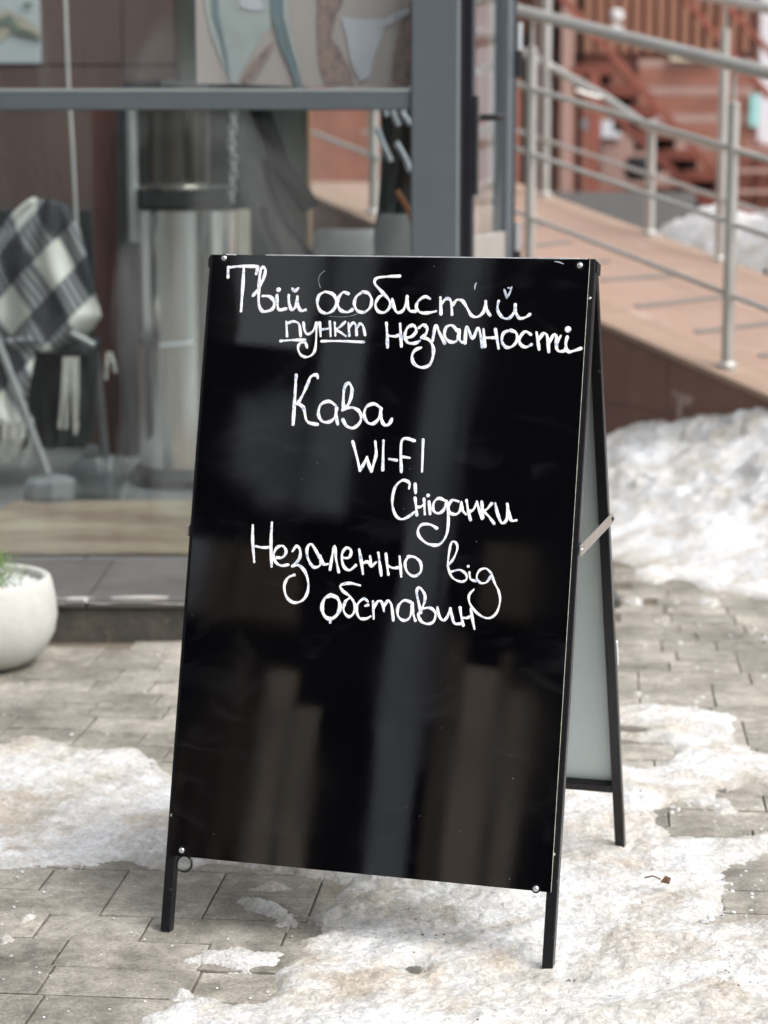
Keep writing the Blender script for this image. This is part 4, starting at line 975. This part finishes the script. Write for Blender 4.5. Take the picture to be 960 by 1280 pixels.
# chair with chequered blanket
CY = 6.95; cxm = at(55, 420, CY).x
chair = thing('metal_chair', 'dark metal chair under a chequered blanket at the left behind the glass', 'chair', (cxm, CY, ZF))
zs = at(50, 432, CY).z
MB().box((cxm-.28, CY-.20, zs-.02), (cxm+.16, CY+.22, zs+.015)).build('seat', 'grey_fabric', chair, bevel=.01)
MB().box((cxm-.24, CY+.20, zs+.02), (cxm+.14, CY+.235, at(50,262,CY).z)).build('backrest', 'grey_fabric', chair, bevel=.01)
MB().tube([at(-6,418,6.5), at(60,592,6.5)], .012, 10).build('leg', 'metal_grey', chair, smooth=True)
MB().tube([at(82,412,6.72), at(118,432,6.72)], .010, 10).build('arm_rest', 'metal_grey', chair, smooth=True)
for dx in (-.26, .14): MB().tube([(cxm+dx, CY+.2, zs), (cxm+dx+.02, CY+.28, ZF)], .012, 10).build('leg', 'metal_grey', chair, smooth=True)
MB().tube([at(-60,428,6.75), at(-90,590,6.75)], .013, 10).build('leg', 'metal_grey', chair, smooth=True)
blk = thing('chequered_blanket', 'black white and grey chequered wool blanket with cream fringes draped over the chair', 'blanket', at(60, 330, 6.8))
def drape(outL, outR, y0, y1, Y, m, nm, amp=.03, fr_=9):
    mb = MB(); nu, nv = 34, 34
    for jv in range(nv+1):
        py = y0+(y1-y0)*jv/nv; l = np.interp(py, *zip(*outL)); r = np.interp(py, *zip(*outR))
        for iu in range(nu+1):
            u = iu/nu; bul = math.sin(u*math.pi)
            mb.v.append(tuple(at(l+(r-l)*u, py, Y-.10*bul+amp*math.sin(u*fr_+jv*.12)+amp*.5*math.sin(u*fr_*2.3-jv*.2))))
    for jv in range(nv):
        for iu in range(nu): k = jv*(nu+1)+iu; mb.f.append((k,k+1,k+nu+2,k+nu+1))
    o = mb.build(nm, m, blk, smooth=True); s_ = o.modifiers.new('solidify','SOLIDIFY'); s_.thickness = .012; s_.offset = 1; return o
drape([(250,46),(256,34),(275,12),(300,-12),(340,-30),(440,-50)], [(250,70),(256,84),(275,96),(310,106),(350,115),(395,127),(412,116),(440,85)], 250, 440, 6.80, 'plaid', 'draped_cloth')
drape([(425,-50),(530,-40)], [(425,60),(440,45),(500,34),(530,36)], 425, 530, 6.72, 'plaid', 'hanging_end', .02)
drape([(428,28),(600,20)], [(428,125),(520,118),(600,90)], 428, 560, 6.95, 'grey_fabric', 'dark_lining', .03, 12)
def fringe(px0, px1, py0, py1, n, Y):
    mb = MB()
    for k in range(n):
        x = px0+(px1-px0)*k/max(1,n-1); l = py1-random.uniform(0,14); sw = random.uniform(-7,6)
        mb.tube([at(x,py0,Y), at(x+sw*.4+random.uniform(-2,2),(py0+l)/2,Y-.01), at(x+sw-(12 if px0<10 else 0),l,Y)], [.004,.0055,.0065], 6)
    mb.build('fringe', 'tassel', blk, kind='stuff')
fringe(4, 40, 522, 584, 9, 6.6); fringe(80, 97, 446, 545, 6, 6.6); fringe(134, 138, 440, 476, 2, 6.7)
bw = thing('weight_block', 'rough grey stone block on the floor below the chequered blanket', 'block', gp(62, 628, ZF))
q = gp(62, 632, ZF); bm_ = MB(); bm_.lathe((q.x, q.y+.05, ZF), [(.085,0),(.09,.03),(.08,.075),(.05,.085)], 9); bm_.build('stone', 'stone_grey', bw, bevel=.008)
q = gp(118, 630, ZF); bg2 = MB(); bg2.lathe((q.x, q.y+.08, ZF), [(.09,0),(.10,.05),(.085,.11),(.05,.14)], 14)
tag(bg2.build('reflection_arch', 'plastic_film', smooth=True), 'rounded cloudy shape added for a reflection in the glass beside the grey stone block', 'bag')  # added body stands in for an arch-shaped reflection in the glass

# ------------------------------------------------------------------ PLANTER
pc = gp(-28, 800); pcx, pcy = pc.x+.034, RISER_Y-.235
pz = at(-28, 721, pcy).z
plt = thing('round_planter', 'low round pale concrete planter with snow inside at the left edge', 'planter', (pcx, pcy, 0))
R = .198
MB().lathe((pcx,pcy,0), [(R*.52,.0),(R*.70,.008),(R*.86,pz*.16),(R*.965,pz*.36),(R,pz*.55),(R*.985,pz*.75),(R*.95,pz*.93),(R*.93,pz*.985),(R*.91,pz),(R*.87,pz),(R*.845,pz*.985),(R*.84,pz*.86),(.01,pz*.86)], 72).build('bowl', 'planter', plt, smooth=True)
sn = MB(); n = 30; ring = 8
for r_ in range(ring+1):
    for j in range(n):
        t = 2*math.pi*j/n; rr = R*.838*r_/ring; X, Y = pcx+rr*math.cos(t), pcy+rr*math.sin(t)
        sn.v.append((X, Y, pz*.90+.010*float(fbm(np.array([X]), np.array([Y]), 14, 3, 3)[0])+.012*(1-r_/ring)))
for r_ in range(ring):
    for j in range(n): sn.f.append((r_*n+j, r_*n+(j+1)%n, (r_+1)*n+(j+1)%n, (r_+1)*n+j))
full_thick(sn.build('snow_filling', M['snow_clean'], plt, smooth=True))
shrub = thing('small_conifer', 'small green conifer sprig growing in the round planter', 'plant', (pcx, pcy, pz*.9))
fo = MB(); rnd = random.Random(4)
for k in range(900):
    a = rnd.uniform(0, 2*math.pi); r_ = abs(rnd.gauss(0, .045)); z = rnd.uniform(0, .12)*(1-r_/.16)
    c = Vector((pcx+.035+r_*math.cos(a), pcy-.02+r_*math.sin(a), pz*.9+z)); d = Vector((rnd.uniform(-1,1), rnd.uniform(-1,1), rnd.uniform(.1,1.2))).normalized()*rnd.uniform(.012,.026); s_ = d.orthogonal().normalized()*.0022
    fo.add([c-s_, c+s_, c+d], [(0,1,2)])
fo.build('foliage', 'foliage', shrub, kind='stuff')
MB().tube([(pcx+.03,pcy-.02,pz*.85),(pcx+.035,pcy-.02,pz*.9+.08)], [.006,.003], 8).build('stem', 'soil', shrub)

# ------------------------------------------------------------------ RAMP
ramp = thing('access_ramp', 'terracotta tiled access ramp with brown tiled side wall behind the board', 'ramp', (P2.x, P2.y, 0))
T0, T1, T2 = -2.25, 3.0, 4.6
def flatT(t): return min(t, T1)
def rpt(t, wdt=0, h=0):
    p = P2 + Vector((TD.x*t, TD.y*t, TD.z*min(t, T1))) + TC*wdt; p.z += h; return p
core = MB()
ring = []
for t in (T0, T1, T2):
    for wdt in (-.0, RW):
        ring.append(rpt(t, wdt, -.022)); 
def core_verts():
    vs = []
    for t in (T0, T1, T2):
        for wdt in (-.06, RW):
            top = rpt(t, wdt, -.02); vs += [Vector((top.x, top.y, max(top.z, -.005))), Vector((top.x, top.y, -.02))]
    return vs
vs = core_verts(); fs = []
for s_ in (0, 1):
    b = s_*4; fs += [(b, b+4, b+6, b+2), (b, b+1, b+5, b+4), (b+2, b+6, b+7, b+3)]
fs += [(0,2,3,1), (8,9,11,10)]
MB().add(vs, fs).build('ramp_core', 'ramp_wall', ramp)
# landing edge tiles, field tiles
t = T0
while t < T2-.01:
    t2 = min(t+.6, T2)
    if t < T1 < t2-.01: t2 = T1
    g_ = .003
    for (w0, w1, m) in ((-.082, .095, 'ramp_edge'), (.098, .62, 'ramp_top'), (.623, RW-.10, 'ramp_top'), (RW-.097, RW+.03, 'ramp_edge')):
        a, b, c, d = rpt(t+g_, w0), rpt(t2-g_, w0), rpt(t2-g_, w1), rpt(t+g_, w1)
        MB().prism([a, b, c, d], (0,0,-.02)).build('ramp_tile', m, ramp)
    t = t2
# side wall panels
t = T0
tt0 = T0
while t < T2-.01:
    t2 = min(t+.62, T2); a, b = rpt(t+.002, -.061, -.021), rpt(t2-.002, -.061, -.021)
    off = TC*-.012
    zc_ = .30
    if min(a.z, b.z) > .02:
        lo = []
        if a.z > zc_+.01 and b.z > zc_+.01:
            MB().prism([Vector((a.x,a.y,zc_+.002)), Vector((b.x,b.y,zc_+.002)), b, a], off).build('wall_tile', 'ramp_wall', ramp)
            MB().prism([Vector((a.x,a.y,-.01)), Vector((b.x,b.y,-.01)), Vector((b.x,b.y,zc_-.002)), Vector((a.x,a.y,zc_-.002))], off).build('wall_tile', 'ramp_wall', ramp)
        else:
            MB().prism([Vector((a.x,a.y,-.01)), Vector((b.x,b.y,-.01)), b, a], off).build('wall_tile', 'ramp_wall', ramp)
    t = t2
gm_ = mat('pale_grout', (.36,.26,.22), .8, var=.3, scale=12)
a, b = rpt(-.2, -.066), rpt(1.6, -.066); a.z = b.z = .30
MB().bar(a, b, .006, .0035, Vector((0,0,1))).build('grout_joint', gm_, ramp)
c = on_plane(850, 497, rpt(0, -.0735), TC)
MB().prism([c+TD*.05+Vector((0,0,.012)), c-TD*.07+Vector((0,0,.022)), c-TD*.06+Vector((0,0,-.01)), c-TD*.015+Vector((0,0,-.02)), c-TD*.012+Vector((0,0,-.09)), c+TD*.016+Vector((0,0,-.09)), c+TD*.012+Vector((0,0,-.018))], TC*-.002).build('mortar_smear', gm_, ramp)
# grip strips: left / right ends read from the photograph
rN = (rpt(1)-rpt(0)).cross(TC).normalized()
def rpx(px, py): return on_plane(px, py, rpt(0), rN)
for (x0,y0_,x1,y1_) in ((640,310,712,303),(655,338,760,327),(752,351,852,344),(796,384,912,371),(870,416,1010,399),(950,446,1100,429),(640,285,690,280)):
    a, b = rpx(x0,y0_), rpx(x1,y1_); 
    if (rN.z < 0): rN2 = -rN
    else: rN2 = rN
    side = rN2.cross((b-a).normalized())
    MB().obox((a+b)/2+rN2*.003, (b-a)/2, side*.016, rN2*.003).build('grip_strip', 'strip', ramp)
# railings
def post(t, wdt, h, par, top=True, r=.0205, pin=.12):
    b = rpt(t, wdt); u = Vector((0,0,1))
    MB().tube([b, b+u*(h-pin)], r, 16).build('post', 'steel', par, smooth=True)
    MB().lathe((b.x,b.y,b.z-.012), [(r+.016,0),(r+.016,.024),(r+.004,.034)], 20).build('flange', 'steel', par, smooth=True)
    if top:
        MB().tube([b+u*(h-pin-.004), b+u*(h-pin+.006), b+u*(h-pin+.012)], [r+.001, r+.001, r*.6], 16).build('post_cap', 'steel', par, smooth=True)
        MB().tube([b+u*(h-pin+.005), b+u*h], .007, 10).build('pin', 'steel', par, smooth=True)
fr_r = thing('handrail', 'stainless steel railing along the near edge of the ramp', 'railing', rpt(0, 0))
Wf = .0
RH = (460-97)/F*P2.y/cp*1.0
for t in (-1.18*1, 0.0, 1.18, 2.36, 3.54): post(t, Wf, RH, fr_r)
def rail(t0, t1, wdt, h, r, par, nm, h2=None, n=2):
    a, b = rpt(t0, wdt, h), rpt(t1, wdt, h2 if h2 is not None else h)
    MB().tube([a, (a+b)/2, b] if min(t0,t1) > T1 or max(t0,t1) <= T1 else [a, rpt(T1, wdt, h), b], r, 16).build(nm, 'steel', par, smooth=True)
rail(-2.1, 4.4, Wf, RH+.012, .023, fr_r, 'top_rail')
for h in (.25, .49, .735):
    rail(-2.1, 4.4, Wf, RH*h, .0095 if h != .735 else .011, fr_r, 'cross_rail')
bk_r = thing('handrail', 'stainless steel railing along the far edge of the ramp', 'railing', rpt(1.4, RW-.06))
Wb = RW-.02
for t in (.1, 1.42, 2.70, 3.9): post(t, Wb, 1.06, bk_r)
post(1.9, Wb, .50, bk_r, top=False, pin=0)
rail(-2.1, 4.4, Wb, 1.07, .023, bk_r, 'top_rail')
rail(-2.1, 4.4, Wb, .26, .0095, bk_r, 'cross_rail')
a = at(908, 187, rpt(1.42, Wb).y-.1); b = at(807, 157, rpt(1.95, Wb).y); c = at(757, 122, rpt(2.3, Wb).y); d = at(690, 84, rpt(2.7, Wb).y); e = at(600, 38, rpt(3.3, Wb).y)
MB().tube([a, b, c, d, e], .019, 14).build('lower_handrail', 'steel', bk_r, smooth=True)
c2 = at(745, 122, rpt(2.3, Wb).y); MB().tube([c2+Vector((-.09,0,.03)), c2, c2+Vector((.03,0,-.0))], .011, 10).build('bracket', 'steel', bk_r, smooth=True)

# ------------------------------------------------------------------ BEHIND THE RAMP
# raised forecourt
fc = MB(); fc.add([(-8, 11.2, .62),(14, 9.6, .62),(40, 40, .80),(-30, 40, .80),(-8,11.2,-.03),(14,9.6,-.03)], [(0,1,2,3),(0,4,5,1)])
structure(fc.build('forecourt', 'asphalt'))
bx0 = MB(); nx, ny = 90, 60
x0, x1, yb0, yb1 = 1.0, 5.0, 8.55, 12.5
gx, gy = np.meshgrid(np.linspace(x0, x1, nx), np.linspace(yb0, yb1, ny), indexing='ij')
dx = gx-P2.x; dy = gy-P2.y; qb = dx*TC.x+dy*TC.y - RW; tb = dx*-.51+dy*.86
topb = np.interp(tb, [-2,-.5,.4,1.2,1.9,2.5,3.0,3.6], [.40,.74,.90,.97,.95,.74,.45,.2])
hb = topb*np.clip(np.where(qb < .25, .66+qb*1.36, np.interp(qb, [.25,1.0,1.8,2.4], [1,.92,.6,.2])), 0, 1) + fbm(gx, gy, 3.5, 4, 77)*.10*np.clip(qb*4,0,1)
for k in range(nx):
    for j in range(ny): bx0.v.append((gx[k,j], gy[k,j], hb[k,j]))
for k in range(nx-1):
    for j in range(ny-1):
        if min(qb[k,j], qb[k+1,j], qb[k,j+1]) > .01: q = k*ny+j; bx0.f.append((q, q+1, q+ny+1, q+ny))
o = bx0.build('snow_bank', M['snow_clean'], smooth=True, kind='stuff')
full_thick(o)

def bg_box(px0, py0, px1, py1, Y, dep, nm, m, par=None, bevel=0):
    a = at(px0, py1, Y); b = at(px1, py0, Y)
    return MB().box((a.x, Y, a.z), (b.x, Y+dep, b.z)).build(nm, m, par, bevel=bevel)
# red clad building
BYY = 23.0
rb_ = thing('red_clad_building', 'red brown clad building with dark columns behind the ramp railing', 'building', at(780, 240, BYY))
bg_box(-400, -700, 944, 262, BYY+.2, 6, 'wall', 'brick_red', rb_)
for k in range(16):                                                # cladding boards, upper right
    px0 = 700+k*15.2; bg_box(px0, -200, px0+14.2, 66, BYY+.05, .14, 'cladding_board', 'brick_red2', rb_)
for k in range(14):
    py = 74+k*11.5
    bg_box(798-k*0, py, 942, py+10, BYY+.05, .14, 'cladding_board', 'brick_red' if k % 3 else 'pinkish', rb_)
bg_box(838, 64, 898, 76, BYY-.02, .06, 'sign_band', mat('cream_sign', (.62,.55,.40), .6), rb_)
for px in (636, 660, 701, 722):
    pass
for (a, b, m) in ((628,652,'brick_red'),(655,664,'dark_opening'),(664,684,'wall_brown'),(686,698,'dark_opening'),(700,722,'pinkish'),(724,734,'dark_opening')):
    bg_box(a, -300 if a > 655 else 40, b, 240, BYY-.5, .5, 'column' if m != 'dark_opening' else 'dark_bay', m, rb_)
bg_box(735, 90, 750, 272, 17.5, .12, 'square_post', 'rust_steel'); tag(bpy.data.objects['square_post'], 'dark red square steel post in front of the red building', 'post')
pw_ = thing('low_pink_wall', 'low pinkish plastered wall in front of the red clad building', 'wall', at(800, 230, 20))
bg_box(752, 168, 838, 232, 21.5, .3, 'wall', 'pinkish', pw_)
bg_box(752, 150, 776, 172, 21.45, .04, 'notice', 'pale_wall', pw_)
bn_ = at(803, 226, 18.5)
MB().lathe((bn_.x, 18.7, bn_.z), [(.10,0),(.14,.06),(.13,.17),(.08,.21)], 16).build('dark_bin_bag', 'black_plastic', smooth=True); tag(bpy.data.objects['dark_bin_bag'], 'dark bundle lying below the low pinkish wall', 'bag')
for k, (px, py) in enumerate(((771, 20), (770, 40), (735, 156))):
    c = at(px, py, 20.5); mb = MB(); mb.lathe((c.x, 20.5, c.z-.05), [(.03,0),(.06,.02),(.062,.09),(.03,.11)], 16)
    tag(mb.build('globe_lamp', mat('opal_lamp_glass', (.75,.77,.78), .3), smooth=True), ['upper white globe fitting on the red cladding','lower white globe fitting on the red cladding','grey globe fitting beside the dark red post'][k], 'lamp', 'round fittings by the staircase')
# outside stair
SY = 20.0
stn = thing('steel_staircase', 'dark red outdoor steel staircase descending to the right behind the ramp', 'staircase', at(800, 230, SY))
for k in range(9):
    px, py = 742+(k-0)*27.0, 87+k*26.5
    px0 = px-22 if k else 722
    a = at(px0, py, SY); b = at(px+26, py, SY)
    MB().box((a.x, SY, a.z-.05), (b.x, SY+1.0, a.z+.05)).build('tread', 'rust_steel', stn)
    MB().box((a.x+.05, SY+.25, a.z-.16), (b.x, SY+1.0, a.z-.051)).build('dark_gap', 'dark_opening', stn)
def bgbar(x0,y0,x1,y1,Y,w_,m,nm,par): 
    return MB().bar(at(x0,y0,Y), at(x1,y1,Y), w_, w_*.8, Vector((0,1,0))).build(nm, m, par)
bgbar(688,-20,905,228,SY-.15,.085,'rust_steel','banister',stn); bgbar(843,-18,962,122,SY-.2,.075,'rust_steel','banister',stn)
bgbar(885,-18,1000,105,SY-.15,.06,'rust_steel','banister',stn)
bgbar(712,88,955,326,SY+.02,.10,'rust_steel','stringer',stn)
bg_box(898, 180, 1100, 262, 19.0, .2, 'rust_screen', 'brick_red'); tag(bpy.data.objects['rust_screen'], 'red slatted screen at the foot of the steel staircase', 'screen')
for k in range(7):
    bg_box(900+k*24, 176, 905+k*24, 268, 18.9, .08, 'screen_bar', 'rust_steel', bpy.data.objects['rust_screen'])
for k in range(3):
    bg_box(898, 185+k*26, 1098, 190+k*26, 18.85, .05, 'screen_bar', 'pinkish', bpy.data.objects['rust_screen'])
wb = thing('white_building', 'white rendered building at the top right corner', 'building', at(960, 200, 26))
bg_box(945, -500, 1500, 250, 24.0, 5, 'wall', 'pale_wall', wb)
bg_box(937, 118, 950, 158, 23.0, .1, 'turquoise_sign', 'turq'); tag(bpy.data.objects['turquoise_sign'], 'small turquoise sign in front of the white building', 'sign')
bg_box(635, 240, 870, 292, 17.0, .02, 'road_sheet', 'asphalt'); tag(bpy.data.objects['road_sheet'], 'upright grey sheet added in place of the road behind the ramp', 'wall')  # upright sheet stands in for the grey road surface

# ------------------------------------------------------------------ ACROSS THE STREET (added behind the camera; strips placed to mirror as streaks in the board)
FD = Vector((-.545, -.839, 0)).normalized(); LV = Vector((.839, -.545, 0)).normalized(); FD0 = 11.55
opp = thing('opposite_building', 'unseen dark building added across the street, with brown and pale strips mirrored as streaks', 'building', FD*(FD0+2)+LV*-2)
def fac(l0, l1, z0, z1, dep, m, nm, front=0.0):
    c = FD*(FD0+dep/2+front)+LV*((l0+l1)/2); c.z = (z0+z1)/2
    return MB().obox(c, LV*((l1-l0)/2), FD*(dep/2), Vector((0,0,(z1-z0)/2))).build(nm, m, opp)
M['streak_tan'] = mat('tan_streak_strip', (.78,.66,.53), .6, var=.22, scale=1.2, stretch=(2.5,2.5,.1))
M['streak_white'] = mat('white_streak_column', (.62,.66,.72), .8, var=.08, scale=1)
fac(-16, -3.95, -.02, 9.0, 6, 'facade_dark', 'wall', .4)
fac(-3.949, -2.75, -.02, 6.45, 6, 'facade_dark', 'wall', .4)
fac(-2.749, 9, -.02, 9.6, 6, 'facade_dark', 'wall', .4)
for l0, l1, z1, m_ in ((-3.26,-3.20,2.9,'facade_brown'),(-3.08,-3.02,3.3,'facade_brown'),(-2.90,-2.80,3.6,'facade_brown'),(-2.64,-2.42,3.5,'streak_tan'),(-2.385,-2.17,3.2,'streak_tan')):
    fac(l0, l1, -.01, z1, .3, m_, 'streak_strip', .06)
fac(-3.5, -3.02, 3.95, 4.5, .3, 'streak_white', 'streak_panel', .05)  # panels added only as brighter patches in the board's reflection
fac(-2.98, -2.70, 4.9, 5.9, .3, 'streak_white', 'streak_panel', .05)
fac(-1.66, -1.31, -.01, 8.5, .3, 'streak_white', 'streak_column', .1)
fac(-1.20, -1.02, -.01, 4.0, .3, 'facade_brown', 'streak_strip', .05)
fac(-1.015, -.74, -.01, 3.75, .3, 'streak_tan', 'streak_strip', .05)
fac(-.735, -.66, -.01, 3.9, .3, 'facade_brown', 'streak_strip', .05)
fac(-.65, -.47, -.01, 3.6, .3, 'streak_tan', 'streak_strip', .05)
fac(-1.27, -1.24, 3.2, 8.5, .1, 'streak_white', 'streak_line', .05)
fac(-2.60, -2.22, 4.9, 8.5, .3, 'streak_white', 'streak_column', .08)
fac(-3.2, -2.75, 5.1, 5.8, .3, 'streak_white', 'streak_panel', .05)
fac(-3.3, -2.5, 3.9, 4.5, .3, 'facade_brown', 'streak_panel', .05)
fac(-.95, -.55, 4.2, 4.8, .3, 'facade_brown', 'streak_panel', .05)

for k in range(6):  # repeated strips keep streaks in the board from other angles
    for base in (.5+k*1.45, -15.4+k*1.9):
        if base > 8.2: continue
        fac(base, base+.42, -.01, 3.4+.2*(k % 3), .3, 'streak_tan', 'streak_strip', .05)
        fac(base+.62, base+.90, -.01, 8.4, .3, 'streak_white', 'streak_column', .09)
